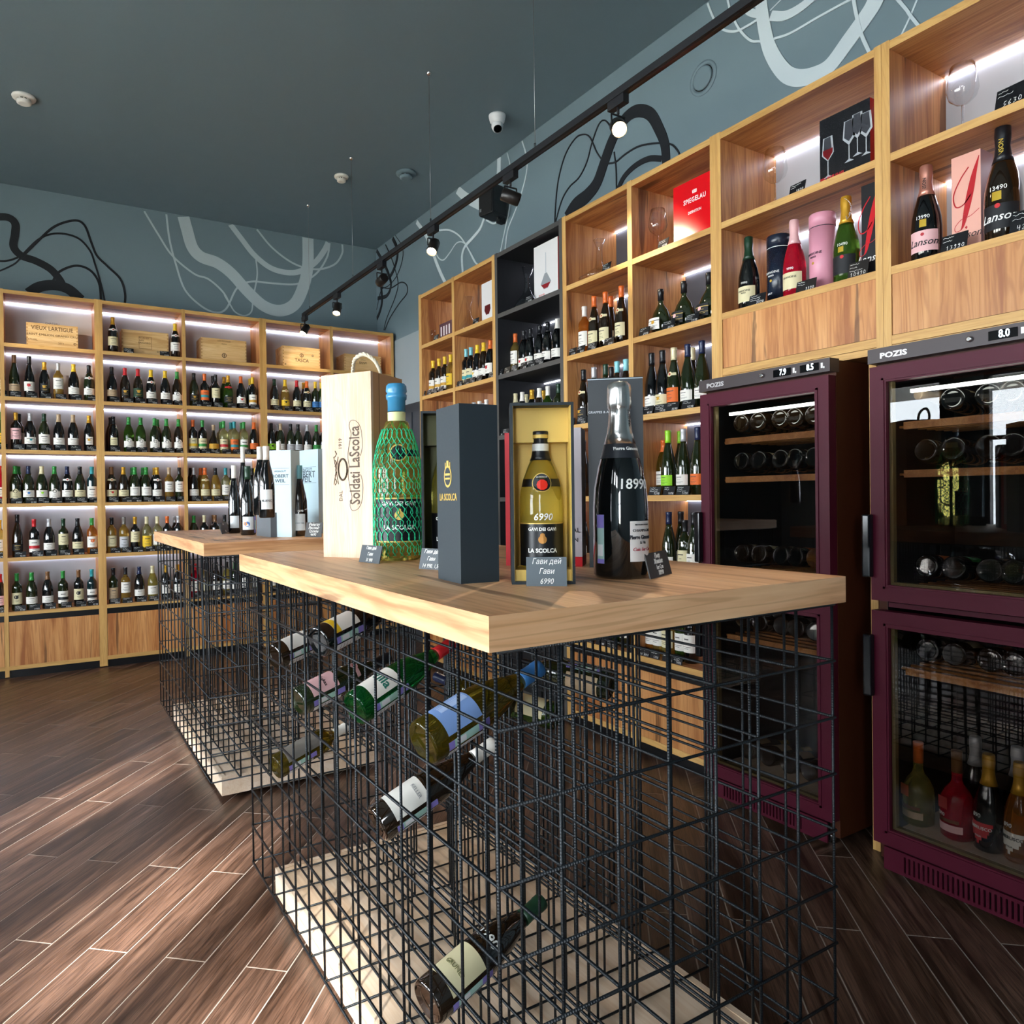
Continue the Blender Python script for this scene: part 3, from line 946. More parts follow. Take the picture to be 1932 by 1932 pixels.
C1, C2, C3, C4, C5 = 'right wall corner bay', 'right wall second bay', 'black unit', 'wide decanter bay', 'red box bay'
fill('B', C1, 1, '817.5 bor brn y w T ag,828.7 bor brn y w T ag,839.7 bor brn y w T ag,850.7 bor amb y y R', dep=.1)
fill('B', C2, 1, '879.5 bor blk a c T at,888.8 bor blk a c T at,901 bur blk y w L ay,913 bur brn y w L,925.6 bur blk o w R ar', dep=.1)
fill('B', C2, 2, '882 bur blk s w R,894.6 bur blk s w R,905 bur blk w w R,912 bur blk s w R B,918 bur blk w w R', dep=.12)
fill('B', C3, 1, '959 bor amb o w M,972.6 bor amb o w M,988.8 bur blk k w L ar,1001 bur blk k w L ar,1018.8 bur blk k w L,1034 bur blk k w L,1052 bur blk w w L', dep=.14)
fill('B', C3, 2, '973 bur blk c w R,985.7 bur blk w w R,993 bur blk c w R B,1004 bur blk g w R,1018 bur brn w w R,1025.6 bur blk g w R B,1034 bor grn w w R,1054 bor dgr D w R', dep=.14)
fill('B', C3, 3, '960 bur blk g w R,1050 bur blk k w R', dep=.14)
fill('B', C4, 1, '1103 bor org w w R,1121.5 als brn o c R nc,1142.7 als brn o c R nc,1153 als brn o c R B,1173 als brn o c R nc', dep=.1)
fill('B', C4, 2, '1101.5 als brn k k L ag nc,1121 als dgr s w R,1143 als dgr D w R,1154 als brn k w R B,1165 als brn a w R,1181.6 als brn a w R', dep=.1)
fill('B', C4, 3, '1101 als brn k k L ag nc,1108 als blk g w R B', dep=.1)
fill('B', C4, 4, '1102 als brn o w R,1108 als blk k w R B', dep=.1)
fill('B', C5, 1, '1246.8 boc dgr k w R ag,1290.6 boc dgr k k R ap,1338 boc dgr k k R ap', dep=.11)
fill('B', C5, 2, '1230 als blk k w L,1250.5 als blk k c L ag,1272 als dgr c o R nc,1298 als dgr n w L,1307 als blk c w R B,1325 als dgr n w L', dep=.1)
fill('B', C5, 3, '1252.4 bur oli o w R B,1261 als dgr L L L,1284 als dgr L - R B,1290 als dgr s w L,1317 als dgr n o L', dep=.1)
fill('B', C5, 4, '1262.5 als dgr n w L,1285 als dgr k w R B,1292.7 bor dgr k c R,1310 als dgr k w R', dep=.1)
fill('B', C5, 5, '1221.7 bor amb y w R,1231 bor org y w R,1244.5 bor yel y w R,1262 bor yel g c R,1287 bor grn G w R,1304 bor blk k w R', dep=.1)
fill('B', C4, 5, '1100 bor brn y w R,1120 bor dgr g w R,1140 bor blk r w R,1160 bor grn y w R,1180 bor dgr y w R', dep=.1)
fill('B', C3, 5, '960 bor dgr g w R,985 bor blk r w R,1010 bor dgr y w R,1035 bor dgr g w R', dep=.1)

# ------------------------------------------------------------------ crates on the back wall's top shelf
def crate(u0, u1, vt, dep, dd, txt, label, side_left=True):
    z = SH[0]; y = YA+dep
    x0, x1 = x_at(u0, y, z+.1), x_at(u1, y, z+.1)
    h = inv((u0+u1)/2, vt, y=y).z-z
    t = thing('wooden_crate', label, 'crate', ((x0+x1)/2, y, z), 0, 'wooden wine crates on the top shelf')
    w = (x1-x0)/2
    m = W_PINE
    b = .011
    MB().box((-w, 0, 0), (w, b, h), m).build('front_board', t)
    MB().box((-w, dd-b, 0), (w, dd, h), m).build('back_board', t)
    for s in (-1, 1): MB().box((s*w, b, 0), (s*(w-b), dd-b, h), m).build('end_board', t)
    MB().box((-w+b, b, h-b), (w-b, dd-b, h), m).build('lid', t)
    fj = MB()
    for s in (-1, 1):
        for k in range(7): fj.box((s*w, -.0008, h*(k+.15)/7), (s*(w-.011), .0, h*(k+.65)/7), mat('b98c54', .6))
    fj.build('finger_joint', t)
    ink = mat('5c4024', .7)
    for s, size, x, zz, kw in txt:
        if s == '#':  # burnt emblem
            MB().lathe([(size, 0), (size, .0006)], ink, 14, M=Matrix.Translation((x, 0, zz)) @ Matrix.Rotation(pi/2, 4, 'X')).lathe([(size*.7, .0006), (size*.7, .0009)], m, 14, M=Matrix.Translation((x, 0, zz)) @ Matrix.Rotation(pi/2, 4, 'X')).box((x-size*.2, -.0012, zz-size*.6), (x+size*.2, 0, zz+size*.6), ink).build('burnt_mark', t)
        elif s == '[]':
            q = size
            MB().box((x-q, -.0008, zz-q), (x+q, 0, zz-q+.002), ink).box((x-q, -.0008, zz+q-.002), (x+q, 0, zz+q), ink).box((x-q, -.0008, zz-q), (x-q+.002, 0, zz+q), ink).box((x+q-.002, -.0008, zz-q), (x+q, 0, zz+q), ink).build('burnt_frame', t)
        else: wtext(s, size, ink, t, (x, -.0006, zz), **kw)
    return t


crate(49.5, 147, 612, .04, .17, [('CHATEAU', .022, 0, .19, {}), ('VIEUX LARTIGUE', .046, 0, .148, dict(sx=.85, bold=.0005)), ('SAINT-EMILION GRAND CRU', .024, 0, .095, dict(sx=1.15)), ('12X750ML', .02, -.15, .05, {}), ('2014', .02, .06, .035, {}), ('#', .011, .16, .04, {})], 'pine crate lettered VIEUX LARTIGUE on the top shelf of the left bay')
crate(229.5, 318, 625, .11, .17, [('FEUDI DI', .02, -.012, .158, {}), ('SAN', .02, -.03, .137, {}), ('GREGORIO', .02, -.008, .116, {}), ('[]', .052, 0, .118, {}), ('#', .008, .1, .05, {})], 'pine crate branded FEUDI DI SAN GREGORIO between two gold and yellow capped bottles')
crate(379.5, 465, 640, .07, .22, [('LOS NOVALES', .018, 0, .19, {}), ('Reserva', .014, 0, .165, dict(shear=.3)), ('#', .022, 0, .06, {})], 'darker pine crate with burnt round emblem, top shelf of bay three')
crate(533.5, 604, 655, .07, .24, [('TASCA', .045, 0, .075, dict(bold=.0008)), ('#', .02, 0, .125, {}), ('#', .011, .11, .13, {}), ('#', .008, -.16, .03, {})], 'spotlit pale crate lettered TASCA on the top shelf')
crate(650, 719, 670, .09, .24, [('BANFI', .03, .0, .11, dict(bold=.0004)), ('CASTELLO', .012, .0, .14, {})], 'pine crate lettered BANFI in the right corner bay')

# ------------------------------------------------------------------ glassware and boxes on the right wall
def glass(kind, loc, rz, label, s=1.0):
    o = link('wine_glass' if kind == 'g' else 'decanter', None, None, loc, rz)
    tag(o, label, 'glass' if kind == 'g' else 'decanter')
    if kind == 'g':
        MB().lathe([(.004*s, .108*s), (.02*s, .114*s), (.042*s, .135*s), (.049*s, .16*s), (.045*s, .2*s), (.037*s, .245*s), (.0362*s, .245*s)], CRYST, 28, c0=True, c1=False).build('bowl', o)
        MB().lathe([(.0038*s, .006*s), (.0035*s, .06*s), (.0042*s, .108*s)], CRYST, 10).build('stem', o)
        MB().lathe([(.037*s, 0), (.037*s, .0015*s), (.005*s, .007*s)], CRYST, 28).build('foot', o)
    else:
        P = {'d1': [(.05, 0), (.085, .012), (.09, .035), (.07, .07), (.035, .11), (.02, .15), (.018, .2), (.035, .28), (.0345, .28)],
             'd2': [(.05, 0), (.11, .01), (.125, .025), (.09, .045), (.03, .085), (.018, .13), (.017, .2), (.036, .25), (.0355, .25)]}[kind]
        MB().lathe([(a*s, b*s) for a, b in P], CRYST, 32, c1=False).build('body', o)
        MB().lathe([(P[-2][0]*s, P[-2][1]*s-.003), (P[-2][0]*s+.0015, P[-2][1]*s-.001), (P[-2][0]*s, P[-2][1]*s+.0015)], CRYST, 32, c0=False, c1=False).build('rim', o)
    return o


def bbox(name, u0, u1, vt, z, dep, dd, m, label, cat='box', side=None, top=None, h=None):
    x = XB+dep
    y0, y1 = y_at(u0, x, z+.1), y_at(u1, x, z+.1)
    hh = h or inv(u0, vt, x=x).z-z
    w = (y0-y1)/2
    t = thing(name, label, cat, (x, (y0+y1)/2, z), NB)
    MB().box((-w, 0, 0), (w, dd, hh), m, {'+x': side or m, '-x': side or m, '+z': top or side or m}).build('carton', t)
    return t, w, hh


z0 = SH[0]
# red box
t, w, h = bbox('gift_box', 1271, 1347, 355.5, z0, .06, .12, mat('d8121b', .18), 'glossy red glassware box lettered SPIEGELAU and DEFINITION')
wtext('SPIEGELAU', .034, CHALK, t, (.01, -.0006, h*.66), bold=.0008, sx=.8, space=1.1)
wtext('DEFINITION', .019, CHALK, t, (.01, -.0006, h*.46), bold=.0004, sx=.8)
cm = MB()
for k in range(5): cm.box((.01-.012+k*.006-.0018, -.0008, h*.78), (.01-.012+k*.006+.0018, 0, h*.78+.013-.001*abs(k-2)), CHALK)
cm.box((.01-.013, -.0008, h*.765), (.01+.013, 0, h*.778), CHALK); cm.build('crown_emblem', t)
glass('g', (XB+.09, y_at(1241, XB+.09, z0+.2), z0), 0, 'clear wine glass left of the glossy red box', 1.0)
price_tag((XB+.012, y_at(1249, XB+.01, z0), z0), NB-.1, 'tilted black price tag between the wine glass and the red box', price='4990')
glass('d2', (XB+.13, y_at(1131, XB+.13, z0+.1), z0), 0, 'wide flat-bottomed clear decanter in the bay left of the red box bay', 1.0)
price_tag((XB+.012, y_at(1142, XB+.01, z0), z0), NB-.1, 'black price tag before the wide clear decanter', price='12490')
# black unit and corner unit top shelves
t, w, h = bbox('gift_box', 1008, 1053, 468, z0, .05, .07, mat('d9d7d6', .35), 'white decanter box with red edge in the black unit', side=mat('c8141c', .4))
dm = mat('8a8f94', .4)
MB().box((-.004, -.0007, h*.45), (.004, 0, h*.82), mat('b9bec2', .4)).build('printed_neck', t)
MB().quad([(-.055, -.0008, h*.27), (-.012, -.0008, h*.45), (.012, -.0008, h*.45), (.055, -.0008, h*.27), (.02, -.0008, h*.17), (-.02, -.0008, h*.17)], dm).build('printed_decanter', t)
MB().quad([(-.05, -.0012, h*.26), (.05, -.0012, h*.26), (.02, -.0012, h*.18), (-.02, -.0012, h*.18)], mat('8c1a22', .4)).build('printed_wine', t)
wtext('DECANTER', .012, mat('c8141c', .5), t, (-.045, -.001, h*.08))
glass('d1', (XB+.16, y_at(996, XB+.16, z0+.1), z0), 0, 'clear decanter left of the white box in the black unit', 1.1)
price_tag((XB+.012, y_at(996, XB+.01, z0), z0), NB, 'black price tag before the decanter in the black unit')
t, w, h = bbox('gift_box', 909, 931, 537, z0, .05, .07, mat('d9d7d6', .35), 'narrow white glass box in the second right-wall bay')
MB().quad([(-.035, -.0008, h*.42), (.035, -.0008, h*.42), (.04, -.0008, h*.3), (.02, -.0008, h*.18), (-.02, -.0008, h*.18), (-.04, -.0008, h*.3)], mat('5c1518', .4)).build('printed_wine', t)
glass('d1', (XB+.13, y_at(885, XB+.13, z0+.1), z0), 0, 'clear decanter with narrow neck left of the narrow white box', 1.0)
price_tag((XB+.012, y_at(896, XB+.01, z0), z0), NB, 'black price tag before the narrow-necked decanter')
t, w, h = bbox('gift_box', 829, 853, 613, z0, .04, .08, mat('57333c', .35), 'small dark red glassware box in the corner bay', side=mat('c8141c', .4))
for k in range(4): MB().box((-w*.8+k*w*.42, -.0007, h*.2), (-w*.8+k*w*.42+w*.2, 0, h*.8), mat('d8d0d0', .4)).build('printed_glass', t)
glass('g', (XB+.07, y_at(817, XB+.07, z0+.1), z0), 0, 'small clear glass left of the small dark red box', .5)
price_tag((XB+.012, y_at(821, XB+.01, z0), z0), NB, 'black price tag before the small dark red box')
# bay above the farther fridge
t, w, h = bbox('gift_box', 1547, 1642, 229, z0, .06, .05, mat('191a1e', .25), 'black box printed with red wine glasses, red edge', side=mat('c01118', .35))
for gx, wine in ((-.07, 1), (.02, 0), (.055, 0), (.09, 0)):
    hg = h*(.86-.06*abs(gx-.055)/.05)
    gm = mat('a9adb2', .3)
    q = MB()
    q.quad([(gx-.02, -.0007, hg), (gx+.02, -.0007, hg), (gx+.026, -.0007, hg-.07), (gx, -.0007, hg-.1), (gx-.026, -.0007, hg-.07)], gm)
    q.quad([(gx-.015, -.0009, hg-.002), (gx+.012, -.0009, hg-.002), (gx+.018, -.0009, hg-.065), (gx, -.0009, hg-.085), (gx-.02, -.0009, hg-.065)], mat('3a3c42', .3))
    if wine: q.quad([(gx-.022, -.0011, hg-.05), (gx+.022, -.0011, hg-.05), (gx+.02, -.0011, hg-.07), (gx, -.0011, hg-.095), (gx-.02, -.0011, hg-.07)], mat('6a1016', .3))
    q.box((gx-.002, -.001, hg-.16), (gx+.002, 0, hg-.1), gm)
    q.quad([(gx-.02, -.0009, hg-.166), (gx+.02, -.0009, hg-.166), (gx+.003, -.0009, hg-.156), (gx-.003, -.0009, hg-.156)], gm)
    q.build('printed_glass', t)
wtext('RED WINE GLASS', .013, mat('d01620', .5), t, (-w*.5, -.001, h*.11), bold=.0004)
wtext('ROTWEINGLAS', .013, mat('d01620', .5), t, (-w*.56, -.001, h*.05), bold=.0004)
glass('g', (XB+.09, y_at(1462, XB+.09, z0+.2), z0), 0, 'clear wine glass above the farther fridge beside the black glasses box', 1.08)
price_tag((XB+.012, y_at(1502, XB+.01, z0), z0), NB-.1, 'black price tag right of the wine glass above the farther fridge', price='1890')
glass('g', (XB+.1, y_at(1816, XB+.1, z0+.2), z0), 0, 'clear wine glass in the top right bay before the lit panel', 1.02)
o = price_tag((XB+.012, y_at(1903, XB+.01, z0), z0), NB-.1, 'black price tag in the top right corner bay, reads 5630', w=.09, h=.075, price='5630')

z1 = SH[1]
A_ = (XB+.07)


def chal(u, g, c, lab, name, s=1.05, ac=None, dep=.07, foil=None):
    o = bottle('cha', g, c, lab, 'R', (XB+dep, y_at(u, XB+dep, z1+.15), z1), NB+.2, name, s=s, ac=ac, group='champagne bottles above the wine fridges', n=32, labpart=False)
    f = rfun('cha', s)
    MB().patch(f, -1.05, 1.05, .03*s, .098*s, mat(PAL[lab][0] if lab in PAL else lab, .6), 14, 1).build('label', o)
    return o, f, s


PK = 'd9a294'
rose = mat('c98a78', .3, .6)
o, f, s = chal(1413, 'blk', 'D', 'c', 'dark champagne bottle with cream label, first above the farther fridge')
wtext('CHANOINE', .012, MATTE, o, (-.1, 0, .082), wrap=f); wtext('FRERES', .008, MATTE, o, (-.1, 0, .072), wrap=f); wtext('9990', .015, CHALK, o, (0, 0, .118), name='handwriting', wrap=f)
o, f, s = chal(1499, 'red', 'p', 'c', 'pink foiled rose champagne between the navy tube and pink tube')
wtext('CHANOINE', .012, MATTE, o, (-.1, 0, .082), wrap=f); wtext('9990', .015, CHALK, o, (0, 0, .118), name='handwriting', wrap=f)
o, f, s = chal(1597, 'grn', 'g', 'k', 'gold foiled green champagne bottle right of the pink tube, marked 10490', 1.1)
wtext('Lanson', .034, CHALK, o, (0, 0, .07), wrap=f, shear=.35, bold=.0004); wtext('10490', .017, CHALK, o, (0, 0, .150), name='handwriting', wrap=f)
wtext('LANSON', .016, MATTE, o, (0, 0, 0), name='foil_lettering'); o.children[-1].location = (-.0, -.0205, .27); o.children[-1].rotation_euler = (pi/2, -pi/2, 0)
MB().disc(f, 0, .1, .007, mat('c4161e', .5), off=.002).build('red_cross', o)
MB().patch(f, -.32, .12, .12, .142, mat('c9a83a', .3, .5), 6, 1).build('gold_crest', o)


def tube_(u, z, dep, r, h, m, label, ring):
    y = y_at(u, XB+dep, z+.15)
    t = thing('gift_tube', label, 'gift tube', (XB+dep, y, z), NB)
    MB().lathe([(r, 0), (r, h*.82)], m, 36).build('tube', t)
    MB().lathe([(r*.985, h*.82), (r*.985, h*.83)], ring, 36).build('ring', t)
    MB().lathe([(r*1.005, h*.83), (r*1.005, h*.985), (r*.96, h)], m, 36).build('lid', t)
    return t


NV = mat('1b2433', .25)
t = tube_(1470, z1, .16, .052, .325, NV, 'navy champagne gift tube behind the pink foiled bottle', CHALK)
ff = lambda z: .052
wtext('CHANOINE', .015, CHALK, t, (-.1, 0, .155), wrap=ff); wtext('FRERES', .01, CHALK, t, (-.1, 0, .14), wrap=ff); wtext('BRUT', .011, CHALK, t, (-.2, 0, .06), wrap=ff, bold=.0004)
MB().disc(ff, -.1, .118, .006, mat('d0a93a', .4)).build('gold_mark', t)
t = tube_(1552, z1, .12, .052, .335, mat('d693a6', .35), 'pink champagne gift tube with dark ring near its lid', NV)
wtext('CHANOINE', .015, NV, t, (-.2, 0, .165), wrap=ff); wtext('FRERES', .01, NV, t, (-.2, 0, .15), wrap=ff)
MB().disc(ff, -.2, .125, .006, mat('b08a3a', .4)).build('gold_mark', t)
MB().lathe([(.0525, .0), (.0525, .014)], NV, 36).build('base_ring', t)


def script_L(t, w, h, m, z0=.42):
    """big calligraphic initial on a box face"""
    def cv(P, W): 
        q = MB(); S = spline([(a*w, 0, b*h) for a, b in P], 8); n = len(S)
        for i in range(n-1):
            a, b = S[i], S[i+1]; d = (b-a).normalized(); nn = Vector((-d.z, 0, d.x))
            wa = W(i/(n-1))*h/2; wb = W((i+1)/(n-1))*h/2
            q.quad([a-nn*wa+Vector((0, -.0008, 0)), b-nn*wb+Vector((0, -.0008, 0)), b+nn*wb+Vector((0, -.0008, 0)), a+nn*wa+Vector((0, -.0008, 0))][::-1], m)
        return q
    cv([(.95, .94), (.6, .78), (.3, .6), (.0, .42), (-.3, .27), (-.75, .25), (-.8, .3), (-.3, .36), (.3, .37), (.95, .42)], lambda t: .006+.055*max(0, sin(pi*min(1, t*2.1)))).build('script_initial', t)
    cv([(.2, .86), (-.4, .76), (-.9, .62), (-.75, .5), (-.2, .5), (.35, .58)], lambda t: .012).build('script_flourish', t)


t, w, h = bbox('gift_box', 1626, 1652, 352, z1, .06, .1, mat('1d1e22', .3), 'black champagne box with red script initial behind the right post', side=mat('c01118', .35))
script_L(t, w*1.6, h, mat('c01622', .3))
wtext('Lanson', .04, CHALK, t, (.01, -.001, h*.2), shear=.35)
price_tag((XB+.01, y_at(1427, XB+.01, z1), z1), NB, 'black price tag before the dark champagne bottle above the farther fridge', w=.085, h=.05, price='9990')
price_tag((XB+.01, y_at(1519, XB+.01, z1), z1), NB, 'black price tag between the pink foiled bottle and pink tube', w=.09, h=.05, price='9990')
price_tag((XB+.01, y_at(1617, XB+.01, z1), z1), NB, 'black price tag before the black champagne box, reads 10490', w=.08, h=.065, price='10490')

o, f, s = chal(1748, 'blk', 'T', 'p', 'copper foiled champagne bottle with pink label, marked 13990', 1.12, dep=.08)
o.children[0].data = o.children[0].data.copy(); o.children[0].data.materials[0] = rose
wtext('Lanson', .036, MATTE, o, (0, 0, .066), wrap=f, shear=.35, bold=.0003); wtext('13990', .019, CHALK, o, (0, 0, .158), name='handwriting', wrap=f)
MB().disc(f, 0, .095, .006, mat('b0202a', .5), off=.002).build('red_cross', o)
MB().patch(f, -.2, .25, .122, .15, mat('c9a83a', .3, .5), 6, 1).build('gold_crest', o)
wtext('LANSON', .017, MATTE, o, (0, -.022, .275), name='foil_lettering', ry=-pi/2)
t, w, h = bbox('gift_box', 1796, 1851, 300, z1, .10, .09, mat('e0a594', .45), 'tall salmon pink champagne box with a big red script initial', side=mat('a8787a', .45))
script_L(t, w*.95, h, mat('b3101c', .35))
wtext('Lanson', .034, mat('3a2a2a', .5), t, (0, -.001, h*.19), shear=.35)
MB().box((-.004, -.0009, h*.262), (.004, 0, h*.272), mat('b3101c', .4)).box((-.0015, -.001, h*.252), (.0015, 0, h*.282), mat('b3101c', .4)).build('red_cross', t)
o, f, s = chal(1893, 'brn', 'k', 'k', 'black foiled champagne bottle right of the pink box, marked 13490', 1.25, dep=.09)
wtext('Lanson', .04, CHALK, o, (-.1, 0, .078), wrap=f, shear=.35, bold=.0005); wtext('13490', .022, CHALK, o, (-.1, 0, .176), name='handwriting', wrap=f)
wtext('LANSON', .02, mat('d4b33a', .4), o, (0, -.0245, .31), name='foil_lettering', ry=-pi/2)
MB().disc(f, -.1, .116, .008, mat('c4161e', .5), off=.002).build('red_cross', o)
MB().patch(f, -.4, .1, .135, .165, mat('c9a83a', .3, .5), 6, 1).build('gold_crest', o)
price_tag((XB+.01, y_at(1798, XB+.01, z1), z1), NB, 'black price tag before the pink champagne box, reads 13990', w=.085, h=.062, price='13990')
price_tag((XB+.01, y_at(1932, XB+.01, z1), z1), NB, 'black price tag cut by the right edge of the frame', w=.085, h=.075)

# ------------------------------------------------------------------ wine fridges
XF = 2.6


def place_axis(o, p, ax, face):
    z = Vector(ax).normalized(); y = -(Vector(face)-z*Vector(face).dot(z)).normalized(); x = y.cross(z)
    o.matrix_world = Matrix(((x.x, y.x, z.x, p[0]), (x.y, y.y, z.y, p[1]), (x.z, y.z, z.z, p[2]), (0, 0, 0, 1)))


zz = lambda v, x=XF: inv(1641.5, v, x=x).z
ZH1, ZH0, ZD1, ZD0, ZE1, ZE0, ZG0 = zz(660), zz(687), zz(694), zz(1131), zz(1150), zz(1582), zz(1629)
RACK = [(inv(1692, v, x=XF+.07).z) for v in (800, 890, 1103)]
RACK2 = [(inv(1692, v, x=XF+.07).z) for v in (1257, 1556)]


def fridge(y0, label, disp, grp):
    t = thing('wine_fridge', label, 'wine fridge', (XF, y0, 0), NB, grp)
    W, D = .62, .56
    s = .03
    b = MB()
    b.box((0, .05, ZG0+.02), (s, D, ZH1-.004), BURGD).box((W-s, .05, ZG0+.02), (W, D, ZH1-.004), BURGD)
    b.box((s, D-.03, ZG0+.02), (W-s, D, ZH1-.004), BURGD).box((s, .05, ZH0-.01), (W-s, D-.03, ZH1-.004), BURGD)
    b.box((s, .05, ZG0+.02), (W-s, D-.03, ZE0+.01), BURGD).box((s, .052, ZD0-.01), (W-s, D-.03, ZE1+.01), BURG)
    b.build('body', t)
    lin_ = mat('100e10', .5)
    MB().box((s, D-.034, ZE0+.02), (W-s, D-.03, ZH0-.02), lin_).box((s, .05, ZE0+.02), (s+.002, D-.03, ZH0-.02), lin_).box((W-s-.002, .05, ZE0+.02), (W-s, D-.03, ZH0-.02), lin_).build('liner', t)
    hd = MB().box((-.006, 0, ZH0), (W+.006, .06, ZH1), HEAD).build('control_header', t)
    wtext('POZIS', .026, mat('c9c6c6', .3, .5), hd, (.085, -.0006, (ZH0+ZH1)/2-.004), bold=.0018, sx=1.35)
    MB().lathe([(.009, 0), (.009, .01), (.006, .012)], CHROME, 14, M=Matrix.Translation((.33, 0, (ZH0+ZH1)/2)) @ Matrix.Rotation(pi/2, 4, 'X')).build('lock', hd)
    for k, dx in enumerate((.39, .51)):
        MB().box((dx-.008, -.002, ZH0+.010), (dx+.072, 0, ZH1-.012), mat('08090b', .1, 0, 1)).build('display', hd)
        wtext(disp[k], .034, mat('dff4ff', .5, emis=3), hd, (dx+.036, -.003, (ZH0+ZH1)/2), name='digits', bold=.0006, sx=.75)
        MB().box((dx+.08, -.001, ZH0+.016), (dx+.088, 0, ZH0+.036), CHALK).box((dx+.09, -.001, ZH0+.014), (dx+.095, 0, ZH0+.022), CHALK).build('icon', hd)
    for (zb, zt, hz0, hz1) in ((ZD0, ZD1, zz(1088), zz(970)), (ZE0, ZE1, zz(1310), zz(1195))):
        fw_ = .058
        d = MB()
        d.box((0, 0, zb), (fw_, .045, zt), BURG).box((W-fw_, 0, zb), (W, .045, zt), BURG)
        d.box((fw_, 0, zb), (W-fw_, .045, zb+fw_), BURG).box((fw_, 0, zt-fw_), (W-fw_, .045, zt), BURG)
        # raised bead round the frame
        g = .004
        for (a0, a1, c0, c1) in ((fw_-.014, W-fw_+.014, zb+fw_-.014, zb+fw_-.006), (fw_-.014, W-fw_+.014, zt-fw_+.006, zt-fw_+.014), (fw_-.014, fw_-.006, zb+fw_-.014, zt-fw_+.014), (W-fw_+.006, W-fw_+.014, zb+fw_-.014, zt-fw_+.014)):
            d.box((a0, -g, c0), (a1, 0, c1), BURG)
        do = d.build('door', t)
        MB().box((fw_-.004, .014, zb+fw_-.004), (W-fw_+.004, .018, zt-fw_+.004), PANE).build('pane', do)
        sp = mat('8a7a52', .35, .4)
        MB().box((fw_, .02, zb+fw_), (fw_+.012, .04, zt-fw_), sp).box((W-fw_-.012, .02, zb+fw_), (W-fw_, .04, zt-fw_), sp).box((fw_+.012, .02, zb+fw_), (W-fw_-.012, .04, zb+fw_+.01), sp).build('seal', do)
        roundbox((-.018, -.03, hz0), (.012, -.002, hz1), .006, mat('0e1216', .15), 'handle', do)
    MB().box((s+.08, .06, ZD1-.1), (W-s-.02, .075, ZD1-.088), mat('eaf6f0', .5, emis=6)).build('lamp', t)
    gr = MB()
    zg1 = ZE0-.012
    gr.box((0.03, .012, ZG0), (W-.03, .02, ZG0+.012), BURG).box((.03, .012, zg1-.012), (W-.03, .02, zg1), BURG)
    n = 25; x0 = .10; p = (W-.13-x0)/n
    gr.box((.03, .012, ZG0+.012), (x0, .02, zg1-.012), BURG)
    for k in range(n): gr.box((x0+k*p+p*.42, .012, ZG0+.012), (x0+(k+1)*p, .02, zg1-.012), BURG)
    gr.box((x0+n*p, .012, ZG0+.012), (W-.03, .02, zg1-.012), BURG)
    gr.box((.03, .03, ZG0), (W-.03, .034, zg1), BLACK)
    gr.build('vent_grille', t)
    for fx in (.06, W-.06): MB().lathe([(.016, 0), (.016, ZG0+.03)], CHROME, 12, M=Matrix.Translation((fx, .09, 0))).build('foot', t)
    for k, z in enumerate(RACK+RACK2):
        full_ = k == 4
        MB().box((.085, .062, z-.022), (W-.085+.02, .08, z+.004), W_FR if not full_ else W_PALEX).build('rack_front', t)
        r = MB()
        if full_: r.box((.06, .08, z-.012), (W-.06, D-.04, z-.004), W_PALEX)
        else:
            for q in range(7): r.box((.05, .1+q*.062, z-.014), (W-.05, .118+q*.062, z-.006), W_FR)
        r.build('rack_slats', t)
    return t


fridge(2.286, 'farther burgundy wine fridge behind the near table, displays 7.9 and 8.5', ('7.9', '8.5'), 'burgundy glass-door wine fridges')
fridge(1.508, 'nearer burgundy wine fridge at the right edge, display reads 8.0', ('8.0', 'V2'), 'burgundy glass-door wine fridges')


def lying(fy, off, zr, g, c, lab, label, s=1.0, back=False, kind='bur', dep=.095, st='R'):
    o = bottle(kind, g, c, lab, st, (0, 0, 0), 0, label, s=s, group='bottles lying inside the wine fridges')
    r = .041*s if kind != 'cha' else .0445*s
    y = fy-off
    zr += .03 if not back else 0
    if back: place_axis(o, (XF+dep+.33*s, y, zr+r+.002), (-1, .02, .03), (0, 0, 1))
    else: place_axis(o, (XF+dep, y, zr+r+.002), (1, random.uniform(-.06, .06), -.10), (-.9, .35, 1))
    return o


